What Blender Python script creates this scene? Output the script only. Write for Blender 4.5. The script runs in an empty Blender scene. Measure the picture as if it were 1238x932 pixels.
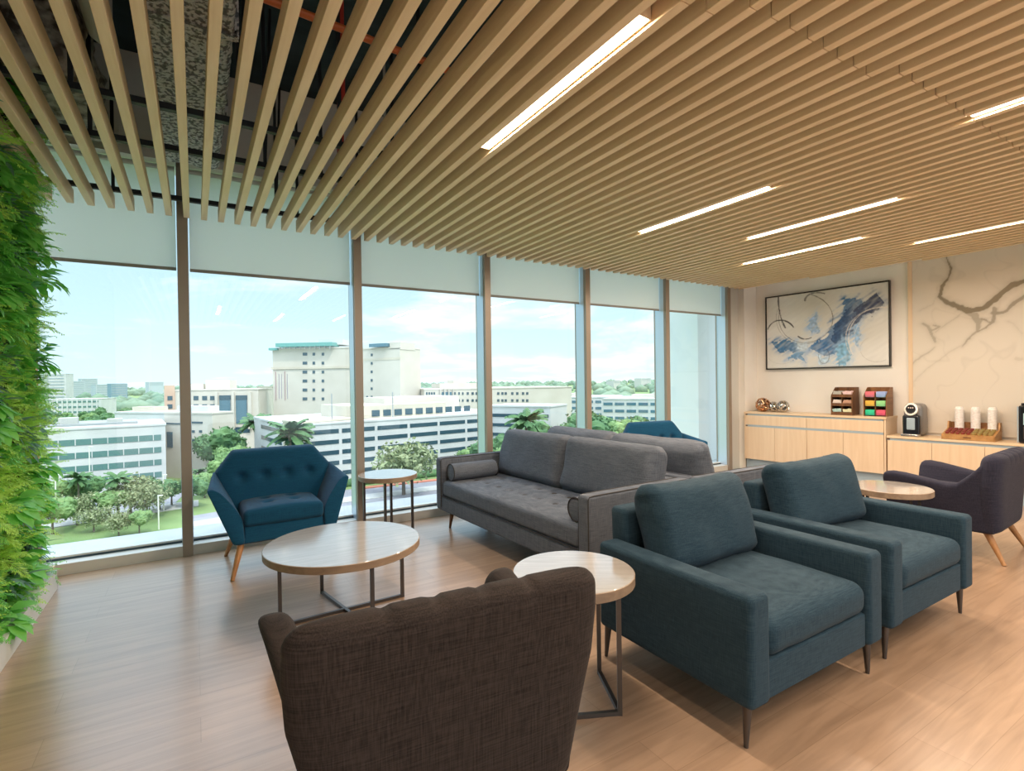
import bpy, bmesh, math, random
from math import sin, cos, tan, pi, radians, sqrt, exp
from mathutils import Vector, Matrix, noise

C = bpy.context.scene.collection
SC = bpy.context.scene
random.seed(7)

# ---------------------------------------------------------------- camera
EYE = Vector((0, 0, 1.45))
FPX, PX0, PY0 = 629.0, 619.0, 466.0
_yaw, _pit, _rol = radians(31.38), radians(-0.39), radians(-0.81)
FW = Vector((sin(_yaw) * cos(_pit), cos(_yaw) * cos(_pit), sin(_pit)))
_r = Vector((cos(_yaw), -sin(_yaw), 0)); _u = _r.cross(FW)
RT = cos(_rol) * _r + sin(_rol) * _u
UP = -sin(_rol) * _r + cos(_rol) * _u
cam = bpy.data.cameras.new('camera'); camo = bpy.data.objects.new('camera', cam)
C.objects.link(camo); SC.camera = camo
cam.sensor_width = 36; cam.lens = 36 * FPX / 1238; cam.clip_end = 6000; cam.clip_start = .03
camo.matrix_world = Matrix((RT, UP, -FW)).transposed().to_4x4()
camo.location = EYE

def ray(x, y): return FW + RT * ((x - PX0) / FPX) - UP * ((y - PY0) / FPX)
def at_z(x, y, z):
    d = ray(x, y); return EYE + d * ((z - EYE.z) / d.z)
def at_d(x, D, y=466):
    return EYE + ray(x, y) * D

SC.view_settings.view_transform = 'Standard'; SC.view_settings.look = 'None'
SC.view_settings.gamma = 1; SC.view_settings.use_curve_mapping = False
SC.view_settings.exposure = 0.9

# ---------------------------------------------------------------- world
W = bpy.data.worlds.new('sky'); SC.world = W; W.use_nodes = True
nt = W.node_tree; nt.nodes.clear()
def wn(t, **k):
    n = nt.nodes.new(t)
    for a, b in k.items(): setattr(n, a, b)
    return n
L = nt.links.new
tc = wn('ShaderNodeTexCoord'); sep = wn('ShaderNodeSeparateXYZ'); L(tc.outputs['Generated'], sep.inputs[0])
rmp = wn('ShaderNodeValToRGB'); L(sep.outputs['Z'], rmp.inputs[0])
el = rmp.color_ramp.elements
el[0].position = 0; el[0].color = (.43, .53, .55, 1); el[1].position = .8; el[1].color = (1.5, 1.75, 2.0, 1)
e = el.new(.12); e.color = (.35, .475, .53, 1)
e = el.new(.30); e.color = (.27, .41, .50, 1)
e = el.new(.42); e.color = (.40, .55, .65, 1)
e = el.new(.58); e.color = (1.35, 1.55, 1.75, 1)
# clouds: direction projected on a cloud deck
ad = wn('ShaderNodeMath', operation='ADD'); L(sep.outputs['Z'], ad.inputs[0]); ad.inputs[1].default_value = .12
mx = wn('ShaderNodeMath', operation='MAXIMUM'); L(ad.outputs[0], mx.inputs[0]); mx.inputs[1].default_value = .05
dx = wn('ShaderNodeMath', operation='DIVIDE'); L(sep.outputs['X'], dx.inputs[0]); L(mx.outputs[0], dx.inputs[1])
dy = wn('ShaderNodeMath', operation='DIVIDE'); L(sep.outputs['Y'], dy.inputs[0]); L(mx.outputs[0], dy.inputs[1])
cb = wn('ShaderNodeCombineXYZ'); L(dx.outputs[0], cb.inputs[0]); L(dy.outputs[0], cb.inputs[1])
nz = wn('ShaderNodeTexNoise'); L(cb.outputs[0], nz.inputs['Vector'])
nz.inputs['Scale'].default_value = .85; nz.inputs['Detail'].default_value = 9; nz.inputs['Roughness'].default_value = .6
nz.inputs['Distortion'].default_value = .35
# more cloud towards +X
mc = wn('ShaderNodeMath', operation='MULTIPLY_ADD'); L(sep.outputs['X'], mc.inputs[0]); mc.inputs[1].default_value = .17
L(nz.outputs[0], mc.inputs[2])
cr = wn('ShaderNodeValToRGB'); L(mc.outputs[0], cr.inputs[0])
cr.color_ramp.elements[0].position = .54; cr.color_ramp.elements[0].color = (0, 0, 0, 1)
cr.color_ramp.elements[1].position = .70; cr.color_ramp.elements[1].color = (1, 1, 1, 1)
n2 = wn('ShaderNodeTexNoise'); L(cb.outputs[0], n2.inputs['Vector']); n2.inputs['Scale'].default_value = 1.9; n2.inputs['Detail'].default_value = 6
c2 = wn('ShaderNodeValToRGB'); L(n2.outputs[0], c2.inputs[0])
c2.color_ramp.elements[0].position = .35; c2.color_ramp.elements[0].color = (.42, .48, .51, 1)
c2.color_ramp.elements[1].position = .58; c2.color_ramp.elements[1].color = (.60, .62, .62, 1)
mm = wn('ShaderNodeMix', data_type='RGBA'); L(cr.outputs[0], mm.inputs[0]); L(rmp.outputs[0], mm.inputs[6]); L(c2.outputs[0], mm.inputs[7])
bg = wn('ShaderNodeBackground'); L(mm.outputs[2], bg.inputs[0]); bg.inputs[1].default_value = 1.25
wo = wn('ShaderNodeOutputWorld'); L(bg.outputs[0], wo.inputs[0])

sun = bpy.data.lights.new('sun', 'SUN'); suno = bpy.data.objects.new('sun', sun); C.objects.link(suno)
sun.energy = 1.6; sun.angle = radians(3); sun.color = (1, .93, .82)
suno.rotation_euler = Vector((.15, -.62, .95)).to_track_quat('Z', 'Y').to_euler()

# ---------------------------------------------------------------- materials
MAT = {}
def mat(name, col, rough=.6, metal=0, **k):
    if name in MAT: return MAT[name]
    m = bpy.data.materials.new(name); m.use_nodes = True; MAT[name] = m
    b = m.node_tree.nodes['Principled BSDF']
    b.inputs['Base Color'].default_value = (*col, 1); b.inputs['Roughness'].default_value = rough
    b.inputs['Metallic'].default_value = metal
    for a, v in k.items():
        if a in b.inputs: b.inputs[a].default_value = v
    return m
def nd(m, t, **k):
    n = m.node_tree.nodes.new(t)
    for a, b in k.items(): setattr(n, a, b)
    return n
def lk(m, a, b): m.node_tree.links.new(a, b)
def coords(m, scale=(1, 1, 1), rot=(0, 0, 0), src='Object'):
    t = nd(m, 'ShaderNodeTexCoord'); mp = nd(m, 'ShaderNodeMapping'); lk(m, t.outputs[src], mp.inputs[0])
    mp.inputs['Scale'].default_value = scale; mp.inputs['Rotation'].default_value = rot
    return mp.outputs[0]
def noisy(name, c1, c2, scale=(8, 8, 8), rough=.6, lo=.35, hi=.65, bump=0, detail=6, metal=0, bscale=None, dist=0, **k):
    m = mat(name, c1, rough, metal, **k); b = m.node_tree.nodes['Principled BSDF']
    v = coords(m, scale); n = nd(m, 'ShaderNodeTexNoise'); lk(m, v, n.inputs['Vector']); n.inputs['Scale'].default_value = 1
    n.inputs['Detail'].default_value = detail; n.inputs['Distortion'].default_value = dist
    r = nd(m, 'ShaderNodeValToRGB'); lk(m, n.outputs[0], r.inputs[0])
    r.color_ramp.elements[0].position = lo; r.color_ramp.elements[1].position = hi
    r.color_ramp.elements[0].color = (*c1, 1); r.color_ramp.elements[1].color = (*c2, 1)
    lk(m, r.outputs[0], b.inputs['Base Color'])
    if bump:
        bp = nd(m, 'ShaderNodeBump'); bp.inputs['Strength'].default_value = bump; bp.inputs['Distance'].default_value = .01
        lk(m, n.outputs[0], bp.inputs['Height']); lk(m, bp.outputs[0], b.inputs['Normal'])
    return m
def fabric(name, dark, light, s=1.0, thread=.5, rough=.9, sheen=.25):
    """woven cloth: two crossed sets of streaks plus heathered colour"""
    m = mat(name, dark, rough); b = m.node_tree.nodes['Principled BSDF']
    b.inputs['Sheen Weight'].default_value = sheen * .15; b.inputs['Sheen Roughness'].default_value = .5
    b.inputs['Specular IOR Level'].default_value = .2
    outs = []
    for sc in ((14 * s, 14 * s, 420 * s), (420 * s, 420 * s, 16 * s)):
        v = coords(m, sc); n = nd(m, 'ShaderNodeTexNoise'); lk(m, v, n.inputs['Vector']); n.inputs['Scale'].default_value = 1
        n.inputs['Detail'].default_value = 3; outs.append(n.outputs[0])
    a = nd(m, 'ShaderNodeMath', operation='ADD'); lk(m, outs[0], a.inputs[0]); lk(m, outs[1], a.inputs[1])
    r = nd(m, 'ShaderNodeValToRGB'); d = nd(m, 'ShaderNodeMath', operation='MULTIPLY'); lk(m, a.outputs[0], d.inputs[0]); d.inputs[1].default_value = .5
    lk(m, d.outputs[0], r.inputs[0]); r.color_ramp.elements[0].position = .5 - .16 * thread - .04; r.color_ramp.elements[1].position = .5 + .2 * thread
    r.color_ramp.elements[0].color = (*dark, 1); r.color_ramp.elements[1].color = (*light, 1)
    lk(m, r.outputs[0], b.inputs['Base Color'])
    bp = nd(m, 'ShaderNodeBump'); bp.inputs['Strength'].default_value = .25; bp.inputs['Distance'].default_value = .002
    lk(m, d.outputs[0], bp.inputs['Height']); lk(m, bp.outputs[0], b.inputs['Normal'])
    return m
def wood(name, c1, c2, axis=1, rough=.5, s=1.0, lo=.3, hi=.7, bump=.05):
    sc = [26 * s] * 3; sc[axis] = 1.6 * s
    return noisy(name, c1, c2, tuple(sc), rough, lo, hi, bump, 5, dist=.6)

M_slat = wood('pale_timber', (.76, .57, .35), (.86, .68, .46), 1, .55)
M_lmet = mat('dark_metal', (.025, .023, .022), .45, .7)
M_bronze = mat('grey_bronze_metal', (.11, .10, .095), .38, .85)
M_alu = mat('aluminium', (.30, .25, .20), .4, .3)
M_aluw = mat('pale_aluminium', (.62, .62, .58), .4, .2)
M_chan = mat('blue_grey_aluminium', (.36, .46, .52), .45, .15)
M_white = noisy('white_paint', (.78, .75, .70), (.80, .78, .73), (3, 3, 3), .7)
M_col = mat('white_exterior_render', (.72, .76, .77), .8)
M_slab = noisy('dark_slab', (.012, .028, .034), (.03, .055, .065), (1.3, 5, 1.3), .8)
M_black = mat('black_paint', (.012, .012, .013), .5)
M_walnut = wood('brown_wood', (.16, .065, .02), (.30, .14, .05), 1, .45)
M_bamboo = wood('bamboo_wood', (.38, .19, .06), (.52, .29, .11), 1, .45)
M_dwood = wood('dark_stained_wood', (.10, .04, .015), (.19, .085, .03), 2, .5)
M_leg = wood('oak_leg', (.33, .15, .05), (.46, .24, .10), 2, .4)
M_cab = wood('maple_veneer', (.70, .52, .34), (.77, .60, .42), 2, .45, .8)
M_cabtop = wood('maple_top', (.72, .53, .33), (.78, .60, .41), 1, .35)
M_ttop = noisy('grey_wood_laminate', (.40, .36, .32), (.47, .43, .385), (4, 40, 4), .14, **{'Coat Weight': 1.0, 'Coat IOR': 1.9, 'Coat Roughness': .12})
M_tedge = wood('brown_wood_edge', (.23, .16, .11), (.34, .25, .17), 0, .5)
M_orangewood = wood('orange_wood', (.50, .20, .06), (.58, .27, .10), 2, .5)

F_grey = fabric('grey_brown_linen', (.008, .006, .0055), (.050, .038, .034), .6, 1.0)
F_navy = fabric('navy_linen', (.014, .015, .030), (.040, .040, .062), .7, .8)
F_sofa = fabric('slate_linen', (.058, .072, .094), (.150, .170, .205), .8, .7)
F_denim = fabric('denim_tweed', (.008, .028, .048), (.034, .068, .094), 1.2, .7)
F_teal = fabric('teal_wool', (.002, .040, .095), (.005, .072, .145), .9, .6, sheen=.6)
F_pipe = mat('dark_piping', (.03, .028, .027), .8)

# ---- floor: planks running along X
mf = mat('oak_floor', (.5, .4, .3), .30); M_floor = mf; b = mf.node_tree.nodes['Principled BSDF']
v = coords(mf); br = nd(mf, 'ShaderNodeTexBrick'); lk(mf, v, br.inputs['Vector'])
br.inputs['Scale'].default_value = 1; br.inputs['Brick Width'].default_value = 1.5; br.inputs['Row Height'].default_value = .19
br.inputs['Mortar Size'].default_value = .0016; br.inputs['Mortar Smooth'].default_value = .3
br.offset = .37; br.inputs['Color1'].default_value = (.37, .25, .165, 1); br.inputs['Color2'].default_value = (.42, .285, .19, 1)
br.inputs['Mortar'].default_value = (.29, .19, .12, 1); br.inputs['Bias'].default_value = 0
v2 = coords(mf, (1.6, 22, 22)); n = nd(mf, 'ShaderNodeTexNoise'); lk(mf, v2, n.inputs['Vector']); n.inputs['Scale'].default_value = 1
n.inputs['Detail'].default_value = 8; n.inputs['Distortion'].default_value = 1.1
r = nd(mf, 'ShaderNodeValToRGB'); lk(mf, n.outputs[0], r.inputs[0]); r.color_ramp.elements[0].position = .3; r.color_ramp.elements[1].position = .62
r.color_ramp.elements[0].color = (.62, .58, .54, 1); r.color_ramp.elements[1].color = (1.08, 1.06, 1.04, 1)
b.inputs['Specular IOR Level'].default_value = .8; b.inputs['Coat Weight'].default_value = .5; b.inputs['Coat Roughness'].default_value = .2; b.inputs['Coat IOR'].default_value = 1.6
x = nd(mf, 'ShaderNodeMix', data_type='RGBA', blend_type='MULTIPLY'); x.inputs[0].default_value = .6
lk(mf, br.outputs[0], x.inputs[6]); lk(mf, r.outputs[0], x.inputs[7]); lk(mf, x.outputs[2], b.inputs['Base Color'])
bp = nd(mf, 'ShaderNodeBump'); bp.inputs['Strength'].default_value = .12; bp.inputs['Distance'].default_value = .003
lk(mf, n.outputs[0], bp.inputs['Height']); lk(mf, bp.outputs[0], b.inputs['Normal'])

# ---- window glass (thin architectural pane)
def glassmat(name, tint, refl=1.0):
    m = bpy.data.materials.new(name); m.use_nodes = True; m.node_tree.nodes.clear(); MAT[name] = m
    tr = nd(m, 'ShaderNodeBsdfTransparent'); tr.inputs[0].default_value = (*tint, 1)
    gl = nd(m, 'ShaderNodeBsdfGlossy'); gl.inputs['Roughness'].default_value = .0; gl.inputs[0].default_value = (.9, .97, 1, 1)
    lw = nd(m, 'ShaderNodeLayerWeight'); lw.inputs[0].default_value = .5
    pw_ = nd(m, 'ShaderNodeMath', operation='POWER'); lk(m, lw.outputs['Facing'], pw_.inputs[0]); pw_.inputs[1].default_value = 5
    mu = nd(m, 'ShaderNodeMath', operation='MULTIPLY_ADD'); lk(m, pw_.outputs[0], mu.inputs[0]); mu.inputs[1].default_value = .9 * refl; mu.inputs[2].default_value = .035 * refl
    mi = nd(m, 'ShaderNodeMixShader'); lk(m, mu.outputs[0], mi.inputs[0]); lk(m, tr.outputs[0], mi.inputs[1]); lk(m, gl.outputs[0], mi.inputs[2])
    o = nd(m, 'ShaderNodeOutputMaterial'); lk(m, mi.outputs[0], o.inputs[0]); return m
M_glass = glassmat('window_glass', (.955, .98, .99), 1.0)
M_clear = glassmat('clear_plastic', (.95, .98, 1), 1.0)
# ---- roller shade cloth
ms = bpy.data.materials.new('shade_cloth'); ms.use_nodes = True; ms.node_tree.nodes.clear()
a = nd(ms, 'ShaderNodeBsdfDiffuse'); a.inputs[0].default_value = (.74, .74, .70, 1)
t = nd(ms, 'ShaderNodeBsdfTranslucent'); t.inputs[0].default_value = (.78, .80, .78, 1)
tp = nd(ms, 'ShaderNodeBsdfTransparent')
i1 = nd(ms, 'ShaderNodeMixShader'); i1.inputs[0].default_value = .6; lk(ms, a.outputs[0], i1.inputs[1]); lk(ms, t.outputs[0], i1.inputs[2])
i2 = nd(ms, 'ShaderNodeMixShader'); i2.inputs[0].default_value = .12; lk(ms, i1.outputs[0], i2.inputs[1]); lk(ms, tp.outputs[0], i2.inputs[2])
o = nd(ms, 'ShaderNodeOutputMaterial'); lk(ms, i2.outputs[0], o.inputs[0]); M_shade = ms
def emit(name, col, s):
    m = bpy.data.materials.new(name); m.use_nodes = True; m.node_tree.nodes.clear(); e = nd(m, 'ShaderNodeEmission')
    e.inputs[0].default_value = (*col, 1); e.inputs[1].default_value = s
    o = nd(m, 'ShaderNodeOutputMaterial'); lk(m, e.outputs[0], o.inputs[0]); return m
M_lamp = emit('lamp_diffuser_glow', (1, .86, .66), 5)
# ---- crumpled foil; its glints and dark reflections are painted as colour noise
M_foil = noisy('foil', (.22, .23, .23), (1, 1, 1), (38, 38, 38), .4, .44, .54, 1.0, 8, .1)
M_foil.node_tree.nodes['Bump'].inputs['Distance'].default_value = .05
def vcmat(name, rough, **k):
    m = mat(name, (1, 1, 1), rough, **k); n = nd(m, 'ShaderNodeVertexColor', layer_name='col')
    lk(m, n.outputs[0], m.node_tree.nodes['Principled BSDF'].inputs['Base Color']); return m

# ---------------------------------------------------------------- mesh helpers
def link(name, bm, m, parent=None, smooth=True, loc=None, rz=0, ang=40):
    me = bpy.data.meshes.new(name); bm.normal_update(); bm.to_mesh(me); bm.free()
    o = bpy.data.objects.new(name, me); C.objects.link(o)
    if isinstance(m, (list, tuple)):
        for q in m: me.materials.append(q)
    else: me.materials.append(m)
    if smooth:
        me.polygons.foreach_set('use_smooth', [True] * len(me.polygons))
        try: me.set_sharp_from_angle(angle=radians(ang))
        except Exception: pass
    if parent: o.parent = parent
    if loc is not None: o.location = loc
    o.rotation_euler[2] = rz
    return o
def tag(o, label=None, cat=None, group=None, kind=None):
    if label: o['label'] = label
    if cat: o['category'] = cat
    if group: o['group'] = group
    if kind: o['kind'] = kind
    return o
def thing(name, label, cat, loc=(0, 0, 0), rz=0, group=None):
    o = bpy.data.objects.new(name, None); C.objects.link(o); o.location = loc; o.rotation_euler = (0, 0, rz)
    o.empty_display_size = .1
    return tag(o, label, cat, group)
def copy_tree(o, loc=None, rz=None, label=None, group=None, parent=None, scale=None):
    c = o.copy(); C.objects.link(c); c.parent = parent
    if loc is not None: c.location = loc
    if rz is not None: c.rotation_euler = (0, 0, rz)
    if scale is not None: c.scale = (scale,) * 3 if not isinstance(scale, tuple) else scale
    if label: c['label'] = label
    if group: c['group'] = group
    for ch in list(o.children): copy_tree(ch, parent=c)
    return c
def B(): return bmesh.new()
def addf(bm, vs, faces, mi=0):
    bv = [bm.verts.new(v) for v in vs]
    for f in faces:
        try:
            q = bm.faces.new([bv[i] for i in f]); q.material_index = mi
        except ValueError: pass
    return bv
def box(bm, x0, x1, y0, y1, z0, z1, mi=0, T=None):
    vs = [Vector((x, y, z)) for z in (z0, z1) for x, y in ((x0, y0), (x1, y0), (x1, y1), (x0, y1))]
    if T: vs = [T(v) for v in vs]
    return addf(bm, vs, [(3, 2, 1, 0), (4, 5, 6, 7), (0, 1, 5, 4), (1, 2, 6, 5), (2, 3, 7, 6), (3, 0, 4, 7)], mi)
def axis(h, r, m, k=4):
    r = min(r, h * .98)
    e = [h - r + r * tan(pi / 4 * i / k) for i in range(k + 1)] if r > 0 else [h]
    inner = [(-1 + 2 * i / m) * (h - r) for i in range(1, m)] if r < h * .97 else []
    return [-a for a in reversed(e)] + inner + e
def rbox(bm, c, size, r=.02, m=(2, 2, 2), fn=None, mi=0, k=4):
    """rounded box; fn deforms local points (before centring)"""
    h = [s / 2 for s in size]; A = [axis(h[i], min(r, *h), m[i], k) for i in range(3)]; rr = min(r, *h) * .999
    c = Vector(c); cache = {}
    def V(p):
        key = tuple(round(q, 6) for q in p)
        if key in cache: return cache[key]
        inn = Vector([max(-(h[i] - rr), min(h[i] - rr, p[i])) for i in range(3)]); d = Vector(p) - inn
        q = inn + d.normalized() * rr if d.length > 1e-9 else Vector(p)
        if fn: q = fn(q)
        cache[key] = bm.verts.new(q + c); return cache[key]
    for ax in range(3):
        u, w = [(1, 2), (2, 0), (0, 1)][ax]
        for s in (-1, 1):
            for i in range(len(A[u]) - 1):
                for j in range(len(A[w]) - 1):
                    ps = []
                    for a, b_ in ((i, j), (i + 1, j), (i + 1, j + 1), (i, j + 1)):
                        p = [0, 0, 0]; p[ax] = s * h[ax]; p[u] = A[u][a]; p[w] = A[w][b_]; ps.append(V(p))
                    if s < 0: ps.reverse()
                    if len(set(ps)) == 4:
                        try: bm.faces.new(ps).material_index = mi
                        except ValueError: pass
def tube(bm, pts, r, n=8, closed=False, mi=0, cap=True):
    pts = [Vector(p) for p in pts]; rs = r if isinstance(r, (list, tuple)) else [r] * len(pts); rings = []
    up = Vector((0, 0, 1)); prev = None
    for i, p in enumerate(pts):
        if closed: t = pts[(i + 1) % len(pts)] - pts[i - 1]
        else: t = pts[min(i + 1, len(pts) - 1)] - pts[max(i - 1, 0)]
        t.normalize()
        if prev is None: a = t.cross(up if abs(t.z) < .9 else Vector((1, 0, 0))).normalized()
        else: a = (prev - t * prev.dot(t)).normalized()
        prev = a; b_ = t.cross(a)
        rings.append([bm.verts.new(p + (a * cos(2 * pi * k / n) + b_ * sin(2 * pi * k / n)) * rs[i]) for k in range(n)])
    R = len(rings)
    for i in range(R if closed else R - 1):
        q, w = rings[i], rings[(i + 1) % R]
        for k in range(n):
            try: bm.faces.new((q[k], q[(k + 1) % n], w[(k + 1) % n], w[k])).material_index = mi
            except ValueError: pass
    if cap and not closed:
        bm.faces.new(rings[0][::-1]).material_index = mi; bm.faces.new(rings[-1]).material_index = mi
def bar(bm, p, q, w, mi=0, h=None):
    """square bar"""
    p, q = Vector(p), Vector(q); t = (q - p).normalized(); a = t.cross(Vector((0, 0, 1)) if abs(t.z) < .9 else Vector((0, 1, 0))).normalized(); b_ = t.cross(a)
    h = h or w; vs = [e + a * sx * w / 2 + b_ * sy * h / 2 for e in (p, q) for sx, sy in ((-1, -1), (1, -1), (1, 1), (-1, 1))]
    addf(bm, vs, [(3, 2, 1, 0), (4, 5, 6, 7), (0, 1, 5, 4), (1, 2, 6, 5), (2, 3, 7, 6), (3, 0, 4, 7)], mi)
def lathe(bm, prof, n=32, c=(0, 0, 0), mi=0, cap=True):
    c = Vector(c); rings = [[bm.verts.new(c + Vector((r * cos(2 * pi * k / n), r * sin(2 * pi * k / n), z))) for k in range(n)] for r, z in prof]
    for i in range(len(rings) - 1):
        for k in range(n): bm.faces.new((rings[i][k], rings[i][(k + 1) % n], rings[i + 1][(k + 1) % n], rings[i + 1][k])).material_index = mi
    if cap: bm.faces.new(rings[0][::-1]).material_index = mi; bm.faces.new(rings[-1]).material_index = mi
def rpoly(pts, r, k=5):
    out = []; n = len(pts)
    for i in range(n):
        p = Vector(pts[i]); a = Vector(pts[i - 1]) - p; b_ = Vector(pts[(i + 1) % n]) - p
        ri = r[i] if isinstance(r, (list, tuple)) else r
        d = min(ri, a.length * .48, b_.length * .48); A = p + a.normalized() * d; Bq = p + b_.normalized() * d
        for j in range(k + 1):
            s = j / k; out.append(A * (1 - s) ** 2 + p * 2 * s * (1 - s) + Bq * s * s)
    return out
def loft(bm, secs, mi=0, cap=True):
    rings = [[bm.verts.new(p) for p in s] for s in secs]; n = len(rings[0])
    for i in range(len(rings) - 1):
        for k in range(n):
            try: bm.faces.new((rings[i][k], rings[i][(k + 1) % n], rings[i + 1][(k + 1) % n], rings[i + 1][k])).material_index = mi
            except ValueError: pass
    if cap: bm.faces.new(rings[0][::-1]).material_index = mi; bm.faces.new(rings[-1]).material_index = mi
    bmesh.ops.recalc_face_normals(bm, faces=bm.faces)
def prism(bm, poly, z0, z1, T=None, mi=0):
    secs = [[Vector((p[0], p[1], z)) for p in poly] for z in (z0, z1)]
    if T: secs = [[T(p) for p in s] for s in secs]
    loft(bm, secs, mi)
def struct(name, bm, m, smooth=False, parent=None, **k):
    o = link(name, bm, m, parent, smooth, **k)
    if not parent: o['kind'] = 'structure'
    return o

# ================================================================ THE ROOM
WIN = 5.25                       # inner face of the window wall
K5 = tan(radians(5))             # the right wall is turned five degrees
def RW(s, d, z, X0=8.0):         # point on the right wall: s = room Y, d = distance out from the wall
    return Vector((X0 - K5 * (s - 3.7) - d * cos(radians(5)), s - d * sin(radians(5)), z))
def slat_end_x(Y): return 7.53 + .097 * (4.95 - Y)

bm = B(); box(bm, -1.3, 9, -8, 5.26, -.3, 0); struct('floor', bm, M_floor)
bm = B(); box(bm, -1.3, 9, -4, 6.2, 4.2, 4.5)
for y in (-3, -.6, 1.7): box(bm, -1.3, 9, y, y + .35, 3.85, 4.21)
struct('ceiling', bm, M_slab)
bm = B(); box(bm, -1.3, -1.08, -8, 5.26, 0, 4.2); struct('wall_left', bm, M_white)
bm = B(); addf(bm, [RW(s, d, z) for z in (0, 4.2) for s, d in ((-8, 0), (5.5, 0), (5.5, -.3), (-8, -.3))], [(3, 2, 1, 0), (4, 5, 6, 7), (0, 1, 5, 4), (1, 2, 6, 5), (2, 3, 7, 6), (3, 0, 4, 7)])
struct('wall_right', bm, M_white)
# column at the end of the window wall, with the recess for the cabinets
bm = B(); box(bm, 7.55, 8.2, 5.19, 5.6, 0, 4.2); struct('trim_1', bm, M_white)
# drywall soffit over the cabinets
bm = B(); addf(bm, [Vector((slat_end_x(y) + (0 if a == 0 else 0), y, z)) if a == 0 else RW(y, .001, z) for z in (2.95, 3.1) for a, y in ((0, -4), (1, -4), (1, 5.2), (0, 5.19))],
     [(3, 2, 1, 0), (4, 5, 6, 7), (0, 1, 5, 4), (1, 2, 6, 5), (2, 3, 7, 6), (3, 0, 4, 7)]); struct('trim_2', bm, M_white)
# header above the window wall
bm = B(); box(bm, -1.3, 8.2, 5.26, 5.6, 3.36, 4.2); struct('trim_3', bm, M_white)
# wood batten between painted wall and marble
bm = B(); addf(bm, [RW(s, d, z) for z in (.9, 2.95) for s, d in ((3.085, 0), (3.13, 0), (3.13, .03), (3.085, .03))], [(3, 2, 1, 0), (4, 5, 6, 7), (0, 1, 5, 4), (1, 2, 6, 5), (2, 3, 7, 6), (3, 0, 4, 7)])
struct('trim_4', bm, M_cab)

# ---- marble wall
def seg_d(p, a, b_):
    ax, ay = a; bx, by = b_; vx, vy = bx - ax, by - ay; l = vx * vx + vy * vy
    t = max(0, min(1, ((p[0] - ax) * vx + (p[1] - ay) * vy) / l)) if l else 0
    return math.hypot(p[0] - ax - t * vx, p[1] - ay - t * vy), t
def wallpt(px, py, d=0.0):       # a point of the photo on the right wall, as (s, z)
    r_ = ray(px, py); k = (8.0 + K5 * 3.7) / (r_.x + K5 * r_.y); p = EYE + r_ * k
    return (p.y, p.z)
def mz(x, y): return wallpt(1080 + x / 6.215, 300 + y / 6.215)
veins = [  # points, half-widths (m), strength
    ([(403, 55), (430, 160), (415, 230), (370, 290), (345, 360), (420, 415), (560, 470), (680, 455), (760, 400), (840, 320), (900, 275), (980, 250), (1080, 200)],
     [.006, .012, .008, .022, .016, .028, .030, .026, .030, .022, .034, .022, .02], 1),
    ([(560, 470), (610, 500), (640, 560), (635, 620), (560, 690), (520, 740)], [.03, .035, .026, .012, .012, .004], .6),
    ([(660, 530), (730, 560)], [.008, .006], .8), ([(760, 460), (750, 550), (700, 600), (640, 625)], [.02, .016, .01, .01], .7),
    ([(745, 490), (800, 490), (860, 470), (920, 410), (980, 370), (1080, 300)], [.02, .016, .012, .018, .016, .02], .75),
    ([(225, 570), (265, 595), (320, 700)], [.012, .016, .016], .55), ([(290, 620), (350, 590), (300, 580)], [.01, .01, .008], .55),
    ([(535, 480), (400, 570), (320, 630)], [.006, .005, .006], .35), ([(560, 700), (400, 800), (250, 920), (150, 1000)], [.005, .006, .006, .004], .25),
    ([(310, 740), (220, 810), (160, 850), (100, 900)], [.005, .01, .01, .008], .4), ([(930, 830), (960, 835)], [.02, .02], .2),
    ([(860, 545), (900, 560), (960, 640)], [.006, .006, .004], .2), ([(330, 290), (330, 340), (300, 420), (200, 470)], [.006, .006, .004, .004], .25)]
VV = [([mz(*p) for p in a], [q * 1.45 for q in w], s) for a, w, s in veins]
def marble(s, z):
    n1 = noise.noise(Vector((s * 5, z * 5, 1))); n2 = noise.noise(Vector((s * 22, z * 22, 4)))
    p = (s + .018 * n1 + .008 * n2, z + .018 * noise.noise(Vector((s * 5, z * 5, 9))) + .008 * noise.noise(Vector((s * 22, z * 22, 14))))
    k = 0
    for a, w, st in VV:
        for i in range(len(a) - 1):
            d, t = seg_d(p, a[i], a[i + 1]); ww = w[i] * (1 - t) + w[i + 1] * t
            ww *= 1 + .35 * n2
            k = max(k, st * max(0, min(1, (ww * .75 - d) / (.008) + .5)), st * .35 * exp(-(d / (ww + .02)) ** 2))
    c = noise.noise(Vector((s * 1.3, z * 1.3, 3))) * .5 + .5
    base = Vector((.66, .60, .51)) * (1 - c) + Vector((.74, .70, .63)) * c
    f = abs(noise.noise(Vector((s * 2.2 + n1 * .5, z * 2.2, 7)))); base *= (1 - .07 * max(0, 1 - f / .05))
    return base * (1 - k) + Vector((.25, .215, .16)) * k
def colgrid(nu, nv, P, colf):
    bm = B(); lay = bm.verts.layers.float_color.new('col'); g = []
    for j in range(nv + 1):
        row = []
        for i in range(nu + 1):
            v = bm.verts.new(P(i / nu, j / nv)); v[lay] = (*colf(i / nu, j / nv), 1); row.append(v)
        g.append(row)
    for j in range(nv):
        for i in range(nu): bm.faces.new((g[j][i], g[j][i + 1], g[j + 1][i + 1], g[j + 1][i]))
    return bm, g, lay
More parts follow.
